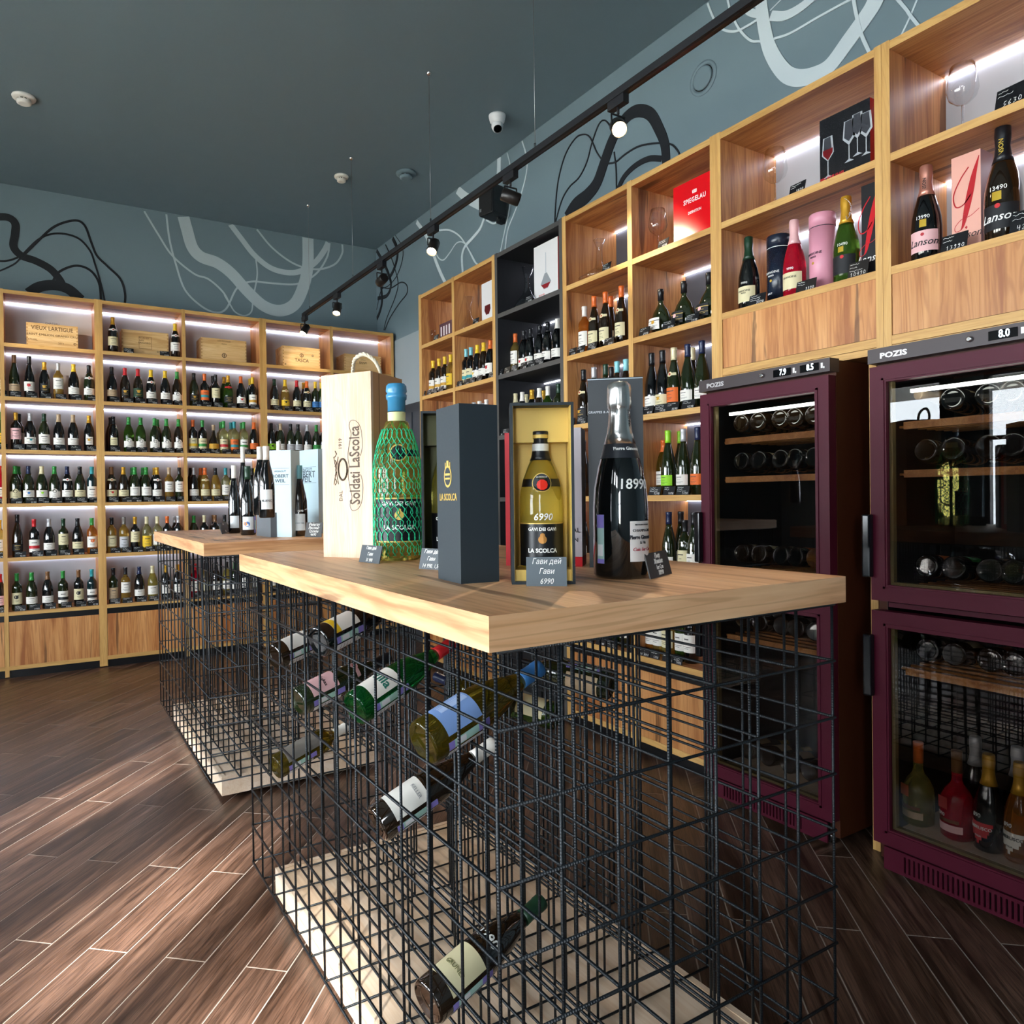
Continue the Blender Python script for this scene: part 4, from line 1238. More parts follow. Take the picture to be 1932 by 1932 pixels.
for fy, nm in ((2.286, 'farther fridge'), (1.508, 'nearer fridge')):
    far = fy > 2
    rows = [(RACK[0], 'upper rack', [('brn', 'g', 'T')]*5 if far else [('brn', 'g', 'k'), ('blk', 's', 'c'), ('blk', 'k', 'k'), ('brn', 'g', 'w'), ('blk', 'r', 'c')]),
            (RACK[1], 'middle rack', [('blk', 'k', 'a'), ('blk', 'k', 'c'), ('blk', 'r', 'r'), ('blk', 'k', 'w'), ('blk', 'n', 'n')] if far else [('brn', 'g', 'k'), ('brn', 'k', 'k'), ('brn', 'g', 'k'), ('blk', 'k', 'c'), ('brn', 'g', 'k')]),
            (RACK[2], 'low rack of its upper door', [('brn', 'g', 'c'), ('brn', 'g', 'c'), ('blk', 'k', 'c'), ('blk', 'o', 'o'), ('org', 'g', 'c')] if far else [('blk', 'o', 'o'), ('blk', 'k', 'G'), ('blk', 'k', 'T'), ('blk', 'y', 'y'), ('brn', 'g', 'c')]),
            (RACK2[0], 'rack behind its lower door', [('brn', 'c', 'w'), ('brn', 'k', 'w'), ('brn', 'c', 'w'), ('brn', 'g', 'w'), ('blk', 'g', 'c')] if far else [('blk', 'G', 'h'), ('brn', 'k', 'c'), ('brn', 'o', 'o'), ('brn', 'r', 'c'), ('brn', 'y', 'y')])]
    for zr, rn, sp in rows:
        for k, (g, c, lab) in enumerate(sp):
            if not far and zr == RACK[0] and k == 0: continue
            lying(fy, .14+k*.088+(.02 if k == 2 else 0), zr, g, c, lab, f'bottle lying {ORD[k]} from left on the {rn}, {nm}')
    zr = RACK2[1]
    if not far:
        for k, (u, kd, g, c, lab, s, what) in enumerate(((1733, 'box', 'yel', 'o', 'T', .95, 'squat yellow wine bottle with orange capsule and paper tag'), (1806, 'box', 'red', 'B', 'p', .97, 'squat red wine bottle with copper capsule and red tag'),
                                                   (1866, 'cha', 'blk', 'g', 'r', 1.0, 'black sparkling bottle with red shield label reading LAMBRUSCO'), (1925, 'cha', 'org', 'g', 'w', 1.0, 'golden sparkling bottle with pale shield label reading LAMBRUSCO'))):
            xx = XF+.14; y = y_at(u, xx, zr+.1)
            o = bottle(kd, g, c, lab, 'R', (xx, y, zr+.004), NB-.35, what+', nearer fridge', s=s, group='bottles standing at the bottom of the nearer fridge', n=28, labpart=False)
            f = rfun(kd, s)
            m = mat(PAL[lab][0], .55)
            if kd == 'cha':
                b = MB()
                for q in range(6): 
                    a = 1.0-q*.12-(.06*q if q > 3 else 0)
                    b.patch(f, -a, a, (.085-q*.012)*s, (.097-q*.012)*s, m, 10, 1)
                b.build('label', o)
                wtext('LAMBRUSCO', .015, CHALK if lab == 'r' else MATTE, o, (0, 0, .078), wrap=f, bold=.0003); wtext('ITALIA', .008, CHALK if lab == 'r' else MATTE, o, (0, 0, .05), wrap=f)
                wtext('890', .02, CHALK, o, (-.1, 0, .118), name='handwriting', wrap=f)
            else:
                MB().patch(f, -1.1, 1.1, .03, .055, m, 12, 1).build('label', o)
                MB().patch(f, -.9, .9, .062, .074, mat('7a4a30', .3, .4), 12, 1).build('copper_band', o)
                MB().box((-.015, -f(.13)-.012, .11), (.02, -f(.13)-.011, .15), mat('b4582a' if k == 0 else 'a83a36', .6)).build('paper_tag', o)
                if k: wtext('1390', .018, CHALK, o, (-.3, 0, .085), name='handwriting', wrap=f)
        for k in range(3):
            bottle('cha', 'blk', 's' if k < 2 else 'r', 'w', 'R', (XF+.30, 1.508-.2-k*.13, zr+.004), NB, f'sparkling bottle {ORD[k]} in the back row, bottom of the nearer fridge', group='bottles standing at the bottom of the nearer fridge')
    else:
        for k in range(4): lying(fy, .16+k*.1, zr, 'brn', 'g', 'T', f'bottle lying {ORD[k]} from left at the bottom of the farther fridge')
# foil-necked bottle lying with its neck outward, nearer fridge, top rack
o = bottle('cha', 'brn', 'T', '-', 'R', (0, 0, 0), 0, 'champagne bottle with tan foil neck pointing out on the upper rack', group='bottles lying inside the wine fridges')
p = inv(1727, 744, x=XF+.1)
place_axis(o, p+Vector((1, -.25, -.08)).normalized()*.33, Vector((-1, .25, .08)), (0, 0, 1))

# ------------------------------------------------------------------ lighting track, ceiling fittings
TXX, TZ = 2.18, 3.11
tr = thing('lighting_track', 'long black lighting track hung on thin wires below the ceiling', 'track light', (TXX, 0, TZ))
MB().box((-.018, -1.8, -.016), (.018, 6.62, .016), MATTE).box((-.006, -1.8, -.0175), (.006, 6.6, -.0155), BLACK).build('rail', tr)
for wy in (6.445, 5.387, 4.07, 2.95, 1.7, .4):
    w = MB().tube([(0, wy, .016), (0, wy, ZC-TZ)], .0017, mat('9a9a9a', .3, .8), 5).build('wire', tr)
    MB().lathe([(.003, .0), (.006, .005), (.006, .03)], CHROME, 10, M=Matrix.Translation((0, wy, .016))).build('gripper', w)
    MB().lathe([(.006, -.02), (.018, -.004), (.018, 0)], CHROME, 14, M=Matrix.Translation((0, wy, ZC-TZ))).build('ceiling_cap', w)


def head(u, v, aim, lit, label, watt=38, beam=50, at=None):
    y = at[1] if at else y_at(u, TXX, TZ-.05)
    t = thing('track_spotlight', label, 'spotlight', (at[0] if at else TXX, y, TZ-.0165), 0, 'black spotlights on the lighting track')
    MB().box((-.016, -.05, -.04), (.016, .05, -.001), MATTE).build('adapter', t)
    MB().tube([(0, .0, -.04), (0, 0, -.07)], .006, MATTE, 8).tube([(-.038, 0, -.075), (-.038, 0, -.12)], .004, MATTE, 6).tube([(.038, 0, -.075), (.038, 0, -.12)], .004, MATTE, 6).tube([(-.038, 0, -.075), (.038, 0, -.075)], .004, MATTE, 6).build('yoke', t)
    h = MB().lathe([(.028, -.05), (.034, -.045), (.034, .045), (.031, .05)], mat('1c1815', .35), 22, c1=False).lathe([(.029, .046), (.031, .05)], MATTE, 22, c0=False, c1=False)
    o = h.build('lamp_body', t)
    a = Vector(aim).normalized()
    place_axis(o, Vector((0, 0, -.125)), a, (0.01, 0, 1))
    d = MB().lathe([(.0275, .040), (.026, .044)], BULB if lit else mat('3a3a3a', .3), 20, c0=False).build('bulb', t)
    place_axis(d, Vector((0, 0, -.125)), a, (0.01, 0, 1))
    if watt:
        L_ = bpy.data.lights.new('spot', 'SPOT'); L_.energy = watt; L_.color = (1, .80, .55); L_.spot_size = radians(beam); L_.spot_blend = .7; L_.shadow_soft_size = .025
        lo_ = link('spot_beam', L_, t)
        place_axis(lo_, Vector((0, 0, -.125))+a*.06, -a, (0.01, 0, 1))


head(575, 600, (-.5, -.25, -.8), True, 'lit spotlight at the far end of the track', 30)
head(636, 560, (-.3, -.35, -.9), True, 'lit spotlight second from the far end of the track', 30)
head(720, 500, (.05, .95, -.12), False, 'unlit-looking spotlight turned to the back wall, third from the far end', 60, 14)
head(817, 440, (-.45, -.35, -.8), True, 'lit spotlight just left of the black wall speaker', 35)
head(963, 340, (.75, -.45, -.35), False, 'spotlight turned to the right shelves beside the black speaker', 24, 40)
head(1166, 210, (-.45, -.62, -.55), True, 'lit spotlight nearest the camera, before the black arch of the mural', 35)

tr2 = thing('lighting_track', 'second black lighting track left of the frame, parallel to the first', 'track light', (-1.3, 0, TZ))
MB().box((-.018, 1.2, -.016), (.018, 6.62, .016), MATTE).build('rail', tr2)
for wy in (6.4, 3.9, 1.4): MB().tube([(0, wy, .016), (0, wy, ZC-TZ)], .0017, mat('9a9a9a', .3, .8), 5).build('wire', tr2)
head(0, 0, (.60, .79, -.10), True, 'spotlight on the off-frame track aimed at the leftmost lettered crate', 60, 16, at=(-1.3, 4.9))
head(0, 0, (.2, -.3, -.9), True, 'spotlight on the off-frame track pointing down at the floor', 40, 60, at=(-1.3, 3.2))

for (u, v), lab, m, r in (((45, 182), 'white smoke detector at the left edge of the ceiling', mat('e9e6e0', .4), .072), ((644, 332), 'white smoke detector on the ceiling near the second wire', mat('e2ddd2', .4), .06), ((766, 326), 'slate-painted round detector on the ceiling right of the white one', mat('72858d', .5), .085)):
    p = inv(u, v, z=ZC)
    t = thing('smoke_detector', lab, 'smoke detector', (p.x, p.y, ZC))
    MB().lathe([(r*.95, 0), (r, -.006), (r*.95, -.016), (r*.75, -.02)][::-1], m, 32).build('base', t)
    MB().lathe([(r*.45, -.052), (r*.6, -.046), (r*.62, -.03)], m, 28).build('cap', t)
    q = MB()
    for k in range(10):
        a = 2*pi*k/10; q.box((-.004, r*.5, -.031), (.004, r*.6, -.019), m, M=Matrix.Rotation(a, 4, 'Z'))
    q.lathe([(r*.48, -.031), (r*.48, -.019)], BLACK, 20).build('chamber', t)
p = inv(938, 218, z=ZC)
t = thing('security_camera', 'white dome security camera on the ceiling above the track', 'camera', (p.x, p.y, ZC))
WM = mat('e4e6e8', .3)
MB().lathe([(.035, -.06), (.052, -.045), (.06, -.01), (.06, 0)], WM, 30).build('base', t)
o = MB().lathe([(.02, -.05), (.038, -.035), (.042, 0), (.036, .03), (.03, .036)], WM, 26, c1=False).lathe([(.028, .03), (.026, .034)], mat('0c0d10', .05, 0, 1), 22).build('eyeball', t)
place_axis(o, Vector((0, 0, -.075)), (-.25, -.5, -.8), (0, .1, 1))
# wall speaker
yy = y_at(935, 3.1, 3.68)
t = thing('wall_speaker', 'black box loudspeaker on the right wall behind the track', 'speaker', (3.12, yy, 3.66), NB+radians(14))
roundbox((-.075, -.14, -.115), (.075, .03, .115), .018, mat('131418', .45), 'cabinet', t)
MB().box((-.066, -.143, -.105), (.066, -.138, .105), mat('0d0e10', .7)).build('grille', t)
MB().box((-.058, -.145, -.085), (-.040, -.142, -.062), mat('8a8c90', .4, .5)).build('badge', t)
MB().lathe([(.012, 0), (.012, .02)], MATTE, 12, M=Matrix.Translation((.03, -.03, -.135))).build('knob', t)
MB().box((-.02, .0, -.14), (.02, .06, -.1), MATTE).build('bracket', t)

# ------------------------------------------------------------------ wire-cage tasting tables
T = 1.193
TB_ = 1.135
ROD_R = .0034
RM = {}


def rod(parent, p, q, r=ROD_R):
    p, q = Vector(p), Vector(q); L_ = (q-p).length; k = (round(L_, 3), r)
    if k not in RM: RM[k] = MB().tube([(0, 0, 0), (0, 0, L_)], r, ROD, 6).mesh('wire_rod')
    o = bpy.data.objects.new('wire_rod', RM[k]); COL.objects.link(o); o.parent = parent
    o.location = p; o.rotation_euler = (q-p).to_track_quat('Z', 'Y').to_euler()


def tasting_table(label, x0, x1, y0, y1, cx0, cy0, ny, cdx, cdy):
    t = thing('tasting_table', label, 'table', (x0, y0, 0), 0, 'wire-cage tasting tables with oak tops')
    tb = MB().box((0, 0, TB_), (x1-x0, y1-y0, T), W_TB, {'-y': W_TX})
    tb.build('tabletop', t)
    Z = [TB_-.0037-k*.1266 for k in range(9)]
    X = [cx0-x0+k*cdx for k in range(8)]
    Y = [cy0-y0+k*cdy for k in range(ny+1)]
    e = 2*ROD_R*.9
    for x in X:
        for z in Z: rod(t, (x, Y[0], z), (x, Y[-1], z))
        for y in Y: rod(t, (x+(e if 0 < x < X[-1] else 0)*.5, y, Z[-1]), (x, y, Z[0]))
    for z in Z:
        rod(t, (X[0], Y[0]-e, z), (X[-1], Y[0]-e, z)); rod(t, (X[0], Y[-1]+e, z), (X[-1], Y[-1]+e, z))
    for y in Y[1:-1]: rod(t, (X[0], y, Z[-1]-e), (X[-1], y, Z[-1]-e))
    zt = Z[-1]-e-ROD_R
    bx0, by0, bx1, by1 = X[0]+.06, Y[0]+.065, X[-1]-.06, Y[-1]-.065
    p = MB()
    zb = .022
    fr = .018
    p.box((bx0, by0, zb), (bx0+fr, by1, zt), W_PALEX).box((bx1-fr, by0, zb), (bx1, by1, zt), W_PALEX)
    p.box((bx0+fr, by0, zb), (bx1-fr, by0+fr, zt), W_PALEX).box((bx0+fr, by1-fr, zb), (bx1-fr, by1, zt), W_PALEX)
    p.box((bx0+fr, by0+fr, zt-.03), (bx1-fr, by1-fr, zt-.003), W_PALEX)
    p.build('base_box', t)
    for fx in (bx0+.05, bx1-.05):
        for fy in (by0+.12, (by0+by1)/2, by1-.12):
            MB().lathe([(.012, 0), (.014, .004), (.008, .008), (.008, zb)], CHROME, 12, M=Matrix.Translation((fx-.03, fy, 0))).build('foot', t)
    return Z


c1a, c1b = inv(925.6, 1163.7, z=T), inv(449.8, 1046.3, z=T)
ZL = tasting_table('nearer tasting table, oak top on a black wire cage holding tilted bottles', .609, 1.557, .961, 2.592, .631, .978, 13, .1285, .1213)
tasting_table('farther tasting table, oak top on a wire cage, before the back shelves', .634, 1.582, 3.352, 4.93, .653, 3.37, 13, .1285, .1185)


def cage_bottle(base, neck, kind, g, c, lab, label, ac=None, side='l', xb=None, neckl=None, face=(-.8, -.5, .6), ax=None, s=1.0, st='R', sticker=True, r=1.13):
    """base and neck-tip seen at photo pixels; the base rests at the cage's side face"""
    x = xb if xb is not None else (.631+.02 if side == 'l' else 1.50)
    p = inv(base[0], base[1], x=x)
    ln = (.34 if kind == 'als' else .3 if kind != 'cha' else .32)*s
    if ax is None:
        w = (fw+rt*((neck[0]-CX)/F)+dn*((neck[1]-CY)/F)); C = Vector((0, 0, H))
        b = w.dot(C-p); a = w.dot(w); cc = (C-p).dot(C-p)-ln*ln
        disc = b*b-a*cc
        t = (-b+(math.sqrt(disc) if disc > 0 else 0))/a
        q = C+w*t
        ax = (q-p)
    o = bottle(kind, g, c, lab, st, (0, 0, 0), 0, label, s=s, ac=ac, group='tilted bottles held in the wire cage', n=36, labpart=False, neck=neckl, r=r)
    f = rfun(kind, s, r)
    m = mat(PAL[lab][0] if lab in PAL else lab, .55)
    z1_ = {'bor': .165, 'als': .125}.get(kind, .135)
    MB().patch(f, -.95, .95, .035*s, z1_*s, m, 14, 1).build('label', o)
    if sticker:
        lv, mn, wh = mat('8d80cf', .5), mat('a9d0c4', .5), mat('e4e4e6', .5)
        st_ = MB()
        st_.patch(f, 1.2, 1.62, .03*s, .14*s, mn, 5, 1).patch(f, 1.2, 1.62, .11*s, .14*s, lv, 5, 1, .0009).patch(f, 1.2, 1.62, .03*s, .045*s, lv, 5, 1, .0009)
        st_.patch(f, 1.24, 1.55, .05*s, .075*s, wh, 5, 1, .0012)
        st_.build('excise_sticker', o)
        b2 = MB().patch(f, 1.72, 2.3, .03*s, .125*s, wh, 6, 1)
        for k in range(6): b2.patch(f, 1.8, 2.2, (.045+.012*k)*s, (.047+.012*k)*s, mat('6a6a6e', .6), 4, 1, .0009)
        b2.build('back_label', o)
    place_axis(o, p, ax, face)
    return o, f


o, f = cage_bottle((806, 1893), (1022, 1700), 'als', 'brn', 'D', 'c', 'brown bottle with cream label and lime-tipped cap, lowest in the near cage', s=1.0, r=1.15)
wtext('GRUNER', .014, mat('7a7a50', .6), o, (0, 0, .07), wrap=f); wtext('1290', .03, CHALK, o, (-.1, 0, .165), name='handwriting', wrap=f, bold=.0008)
MB().lathe([(.0168, .318), (.0168, .333), (.015, .335)], mat('b5d52a', .25, .4), 20).build('screw_cap', o)
o, f = cage_bottle((711, 1556), (932, 1403), 'als', 'brn', 'w', 'w', 'brown bottle with big white label and white cap, above the lowest one')
wtext('KELLER', .012, mat('9a9a9a', .6), o, (.2, 0, .105), wrap=f)
o, f = cage_bottle((797, 1403), (1018, 1260), 'als', 'oli', 'b', '7d9fd6', 'olive bottle with pale blue swirled label and blue cap, near the table corner', r=1.22)
for k in range(5): MB().patch(f, -.7+k*.12, -.66+k*.12+.03*k, .05, .12, mat('a9c0e6', .55), 3, 6, .001).build('label_swirl', o)
o, f = cage_bottle((669, 1338), (852, 1214), 'als', 'emr', 'r', 'w', 'bright green bottle with white label, beside the pink-labelled one')
wtext('Villa', .035, mat('1f6a5a', .6), o, (.1, 0, .085), wrap=f, bold=.001, ry=0)
o, f = cage_bottle((561, 1325), (734, 1240), 'als', 'dgr', 'k', 'p', 'dark green bottle with pink label and black cap in the wire cage', neckl='p')
wtext('Lukas', .016, MATTE, o, (.2, 0, .085), wrap=f)
o, f = cage_bottle((600, 1212), (760, 1132), 'als', 'blk', 'k', 'w', 'black bottle with yellow and white label just under the tabletop')
MB().patch(f, -.95, .95, .035, .055, mat('e6bd2a', .5), 12, 1, .0012).build('yellow_band', o)
o, f = cage_bottle((517, 1240), (668, 1172), 'als', 'brn', 'k', 'w', 'dark bottle with white labels, farthest left in the near cage')
o, f = cage_bottle((519, 1448), (655, 1370), 'bor', 'oli', 'w', 'h', 'olive bottle with grey label, lying lower left in the near cage', s=.95)
o, f = cage_bottle((1155, 1292), (985, 1252), 'bur', 'dgr', 'k', 'T', 'dark green bottle with purple stickers, neck pointing left, right side of cage', xb=1.50, face=(-.3, -.8, -.4))
o, f = cage_bottle((1050, 1352), (905, 1310), 'bur', 'grn', 'n', 'c', 'green bottle with cream label on its right end, behind the blue-capped one', xb=1.50, face=(-.3, -.8, .6))
cage_bottle((960, 1330), (822, 1276), 'als', 'oli', 'n', 'c', 'bottle with a dark red-tipped screw cap pointing left', xb=1.35, face=(.2, .6, -.6), sticker=False)

# ------------------------------------------------------------------ things on the near table


def base_at(u, v, r=0):
    p = inv(u, v, z=T)
    d = Vector((p.x, p.y, 0)).normalized()
    return p+d*r


def to_cam(p): return math.atan2(p.x, -p.y)+pi  # rotation that turns local -Y to the camera


def facing(p, extra=0):
    # local -Y -> direction (-p.x,-p.y)
    return math.atan2(-p.x, p.y)+extra


GOLD = mat('d6b45c', .42, .15)
# wooden presentation box
a, b, c = inv(610.7, 1050.7, z=T), inv(704, 1053.5, z=T), inv(746, 1044, z=T)
w = (b-a).length; ang = math.atan2((b-a).y, (b-a).x)
hh = inv(609, 708, x=a.x).z-T
t = thing('presentation_box', 'tall pale wooden box with rope handle, printed Soldati LaScolca', 'box', a, ang)
d = .19
MB().box((0, 0, 0), (w, .012, hh), W_PALE).build('sliding_front', t)
MB().box((0, .0125, 0), (w, d, hh), mat('b98a5c', .5)).build('case', t)
MB().box((0, d*.24, 0), (w+.0015, d*.25, hh), mat('7a5a3a', .6)).build('lid_joint', t)
ink = mat('5a4a3c', .7)
wtext('Soldati LaScolca', .054, ink, t, (w*.67, -.0006, hh*.5), ry=-pi/2, bold=.0014, sx=.72)
wtext('DAL', .018, ink, t, (w*.38, -.0006, hh*.335), ry=-pi/2)
wtext('1919', .018, ink, t, (w*.38, -.0006, hh*.62), ry=-pi/2)
em = MB()
Mx = Matrix.Translation((w*.42, 0, hh*.48)) @ Matrix.Rotation(pi/2, 4, 'X')
ring = [(w*.42+.017*cos(q/12*pi), -.001, hh*.48+.034*sin(q/12*pi)) for q in range(25)]
em.tube(ring, .0032, ink, 4)
for k in range(4): em.tube([(w*.26, -.001, hh*.48-.05+k*.03), (w*.3, -.001, hh*.48-.04+k*.03), (w*.27, -.001, hh*.48-.03+k*.03)], .0014, ink, 4)
em.tube([(w*.24, -.001, hh*.40), (w*.33, -.001, hh*.55)], .001, ink, 4).tube([(w*.33, -.001, hh*.40), (w*.24, -.001, hh*.55)], .001, ink, 4)
em.build('crest', t)
sc = MB()
for sg in (-1, 1):
    P = [(w*.55, -.0008, hh*.5+sg*.0), (w*.53, -.0008, hh*.5+sg*.03), (w*.56, -.0008, hh*.5+sg*.07), (w*.6, -.0008, hh*.5+sg*.10), (w*.56, -.0008, hh*.5+sg*.125), (w*.60, -.0008, hh*.5+sg*.143), (w*.72, -.0008, hh*.5+sg*.138), (w*.8, -.0008, hh*.5+sg*.11), (w*.82, -.0008, hh*.5+sg*.06), (w*.78, -.0008, hh*.5+sg*.03)]
    sc.tube(spline(P, 4), .0007, ink, 4)
sc.build('scrollwork', t)
rope = [(w*.42, .06, hh), (w*.44, .06, hh+.03), (w*.5, .055, hh+.055), (w*.7, .05, hh+.066), (w*.88, .055, hh+.045), (w*.97, .06, hh+.015), (w*.98, .065, hh)]
RP = spline(rope, 10)
rb = MB()
for ph in (0, 2.1, 4.2):
    rb.tube([p+Vector((0, .0035*cos(i*.55+ph), .0035*sin(i*.55+ph))) for i, p in enumerate(RP)], .0042, mat('d9cdb4', .9), 6)
rb.build('rope_handle', t)
MB().box((w*.99, d*.2, hh*.42), (w+.006, d*.3, hh*.47), mat('c9a040', .3, .8)).build('clasp', t)

# netted jeroboam
p = base_at(752, 1058, .06)
o = bottle('bur', 'yel', 'b', 'k', 'R', p, facing(p, .15), 'large yellow-green wine bottle wrapped in green net with blue wax top', s=1.78, n=40, labpart=False, r=1.0)
f = rfun('bur', 1.78)
o.children[0].data = MB().lathe([(.0275, .455), (.0275, .49), (.031, .492), (.0325, .505), (.0285, .51), (.0325, .517), (.031, .534), (.026, .54)], mat('3f88b0', .22), 30).mesh('capsule')
MB().lathe([(.0275, .425), (.0275, .452)], mat('d9dca0', .5), 30, c0=False, c1=False).build('neck_band', o)
MB().patch(f, -1.25, 1.25, .06, .19, mat('101216', .4), 20, 1, .0008).patch(f, -1.25, 1.25, .186, .19, GOLD, 20, 1, .0012).patch(f, -1.25, 1.25, .056, .06, GOLD, 20, 1, .0012).build('label', o)
wtext('GAVI DEI GAVI', .017, CHALK, o, (-.1, 0, .172), wrap=f, bold=.0007); wtext('LA SCOLCA', .019, CHALK, o, (-.1, 0, .10), wrap=f, bold=.0009)
MB().disc(f, -.1, .137, .014, GOLD, off=.002).disc(f, -.1, .152, .006, GOLD, off=.002).build('gold_crest', o)
MB().disc(f, -.1, .325, .026, GOLD, 20, off=.0015).disc(f, -.1, .325, .022, mat('101216', .4), 20, off=.002).patch(f, .2, 1.3, .315, .335, mat('101216', .4), 8, 1, .001).build('seal', o)
nt = MB(); NG = mat('1cc48c', .45)
for k in range(22):
    for sg in (1, -1):
        P = []
        for i in range(31):
            z = .015+i/30*.385
            a = 2*pi*k/22+sg*(z/.385*2.3)+sg*.07*sin(i*2.1)
            r = f(z)+.003
            P.append((r*cos(a), r*sin(a), z))
        nt.tube(P, .0014, NG, 4)
nt.build('net', o)
price_tag(base_at(700, 1061), facing(p, -.1), 'grey price card lettered 31990 at the foot of the netted bottle', w=.001)
oo = bpy.data.objects[[q.name for q in bpy.data.objects if q.name.startswith('price_tag')][-1]]


def card(u0, v0, u1, v1, h, label, lines, lean=14, m='3a4248', extra=0, shear=.25):
    a_, b_ = inv(u0, v0, z=T), inv(u1, v1, z=T)
    w_ = (b_-a_).length
    t_ = thing('price_card', label, 'price tag', ((a_.x+b_.x)/2, (a_.y+b_.y)/2, T), math.atan2((b_-a_).y, (b_-a_).x)+extra)
    t_.rotation_euler = (radians(-lean), 0, t_.rotation_euler[2])
    MB().box((-w_/2, 0, 0), (w_/2, .003, h), mat(m, .4)).build('card', t_)
    n = len(lines)
    for i, s_ in enumerate(lines): wtext(s_, h*.27, CHALK, t_, (0, -.0008, h*(.84-i*.68/max(n-1, 1))), name='handwriting', shear=shear, sx=.85)
    return t_


bpy.data.objects.remove(oo)
card(677, 1060, 715, 1064, .052, 'grey price card by the netted bottle, lettered 31 990', ['Гави дей', 'Гави', '31 990'])
card(790, 1073, 832, 1076, .056, 'grey price card left of the closed dark box, lettered 14 990', ['Гави дей', 'Гави', '14 990, 1,5'])
card(993, 1106, 1070, 1106, .062, 'grey price card before the open gold-lined box, lettered 6990', ['Гави дей', 'Гави', '6990'], 16, '5b646a')
card(1228, 1093, 1268, 1082, .058, 'dark price card leaning behind the big champagne bottle', ['Пьер', 'Жимоне', '1er Cru', '18990'], 14, '33302f', 0)

# closed dark gift box (lid)
BX = mat('2b353b', .55)
BXD = mat('20282e', .6)
a, b, c = inv(822, 1092, z=T), inv(870, 1102, z=T), inv(942, 1097, z=T)
w = (c-b).length; d = (a-b).length; ang = math.atan2((c-b).y, (c-b).x)
hh = .392
t = thing('gift_box', 'closed slate gift box printed with gold LA SCOLCA crest', 'box', b, ang)
MB().box((0, 0, 0), (w, d, hh), BX).build('carton', t)
gy = d*.5
wtext('LA SCOLCA', .022, GOLD, t, (-.0006, gy, hh*.48), rz=-pi/2, bold=.0006, sx=.8)
em = MB()
Mx = Matrix.Translation((-.0004, gy, hh*.6)) @ Matrix.Rotation(-pi/2, 4, 'Y')
em.lathe([(.02, 0), (.02, .0006)], GOLD, 20, M=Mx @ Matrix.Scale(1.25, 4, (1, 0, 0))).lathe([(.016, .0006), (.016, .0009)], BX, 20, M=Mx @ Matrix.Scale(1.25, 4, (1, 0, 0)))
em.box((-.0016, gy-.013, hh*.6+.002), (-.0002, gy+.013, hh*.6+.007), GOLD).box((-.0016, gy-.013, hh*.6-.007), (-.0002, gy+.013, hh*.6-.003), GOLD)
em.box((-.0012, gy-.005, hh*.66), (-.0002, gy+.005, hh*.69), GOLD).box((-.0012, gy-.014, hh*.64), (-.0002, gy-.011, hh*.68), GOLD).box((-.0012, gy+.011, hh*.64), (-.0002, gy+.014, hh*.68), GOLD)
em.build('crest', t)


def open_box(a, ang, w, d, h, label, inner, bot_kind, s, blab, tall=False, lift=.03):
    t = thing('open_gift_box', label, 'box', a, ang)
    k = .006
    MB().box((0, 0, 0), (k, d, h), BXD).box((w-k, 0, 0), (w, d, h), BXD).box((k, 0, 0), (w-k, d, k), BXD).box((k, 0, h-k), (w-k, d, h), BXD).box((k, d-k, k), (w-k, d, h-k), BXD).build('case', t)
    q = .0012
    g = MB()
    g.box((k, k*.5, k), (k+q, d-k, h-k), inner).box((w-k-q, k*.5, k), (w-k, d-k, h-k), inner).box((k+q, d-k-q, k), (w-k-q, d-k, h-k), inner)
    g.build('lining', t)
    MB().box((k+q, .012, k), (w-k-q, d-k-q, lift), inner).build('bottom_block', t)
    MB().box((k+q, d*.45, h*.79), (w-k-q, d-k-q, h-k), inner).build('top_block', t)
    return t


a, b = inv(966, 1103, z=T), inv(1086, 1102, z=T)
w = (b-a).length; ang = math.atan2((b-a).y, (b-a).x)
open_box(a, ang, w, .105, .388, 'open dark gift box lined in gold, bottle standing inside', GOLD, 'bur', 1, '')
ctr = a+(b-a)*.5+Vector((-sin(ang), cos(ang), 0))*.055+Vector((0, 0, .031))
o = bottle('bur', 'yel', 'k', 'k', 'R', ctr, ang-.02, 'yellow wine bottle with black label inside the gold-lined box, marked 6990', s=1.0, n=40, labpart=False, r=1.15)
f = rfun('bur', 1.0, 1.15)
BL = mat('101114', .35)
MB().patch(f, -1.35, 1.35, .007, .098, BL, 20, 4, .0008).patch(f, -1.35, 1.35, .0975, .0995, GOLD, 20, 1, .001).build('label', o)
wtext('GAVI DEI GAVI', .0098, CHALK, o, (0, 0, .086), wrap=f, bold=.0005); wtext('LA SCOLCA', .0125, CHALK, o, (0, 0, .04), wrap=f, bold=.0008)
wtext('6990', .021, CHALK, o, (.03, 0, .112), name='handwriting', wrap=f, shear=.2, bold=.0003)
MB().disc(f, 0, .064, .009, mat('b07a3a', .4, .4), off=.0018).disc(f, 0, .073, .005, mat('b07a3a', .4, .4), off=.002).build('gold_crest', o)
MB().patch(f, -1.35, 1.35, .178, .195, BL, 16, 1, .0006).disc(f, 0, .187, .021, GOLD, 20, off=.0012).disc(f, 0, .187, .019, BL, 20, off=.0018).disc(f, .02, .182, .0115, mat('d02a18', .3), 10, off=.003).build('neck_seal', o)
wtext('LA SCOLCA', .0045, CHALK, o, (0, 0, .1985), wrap=lambda z: f(.187)+.002)
MB().lathe([(.0185, .255), (.0185, .272)], mat('d8d8d4', .5), 24, c0=False, c1=False).lathe([(.0188, .284), (.0188, .292)], GOLD, 24, c0=False, c1=False).build('neck_band', o)
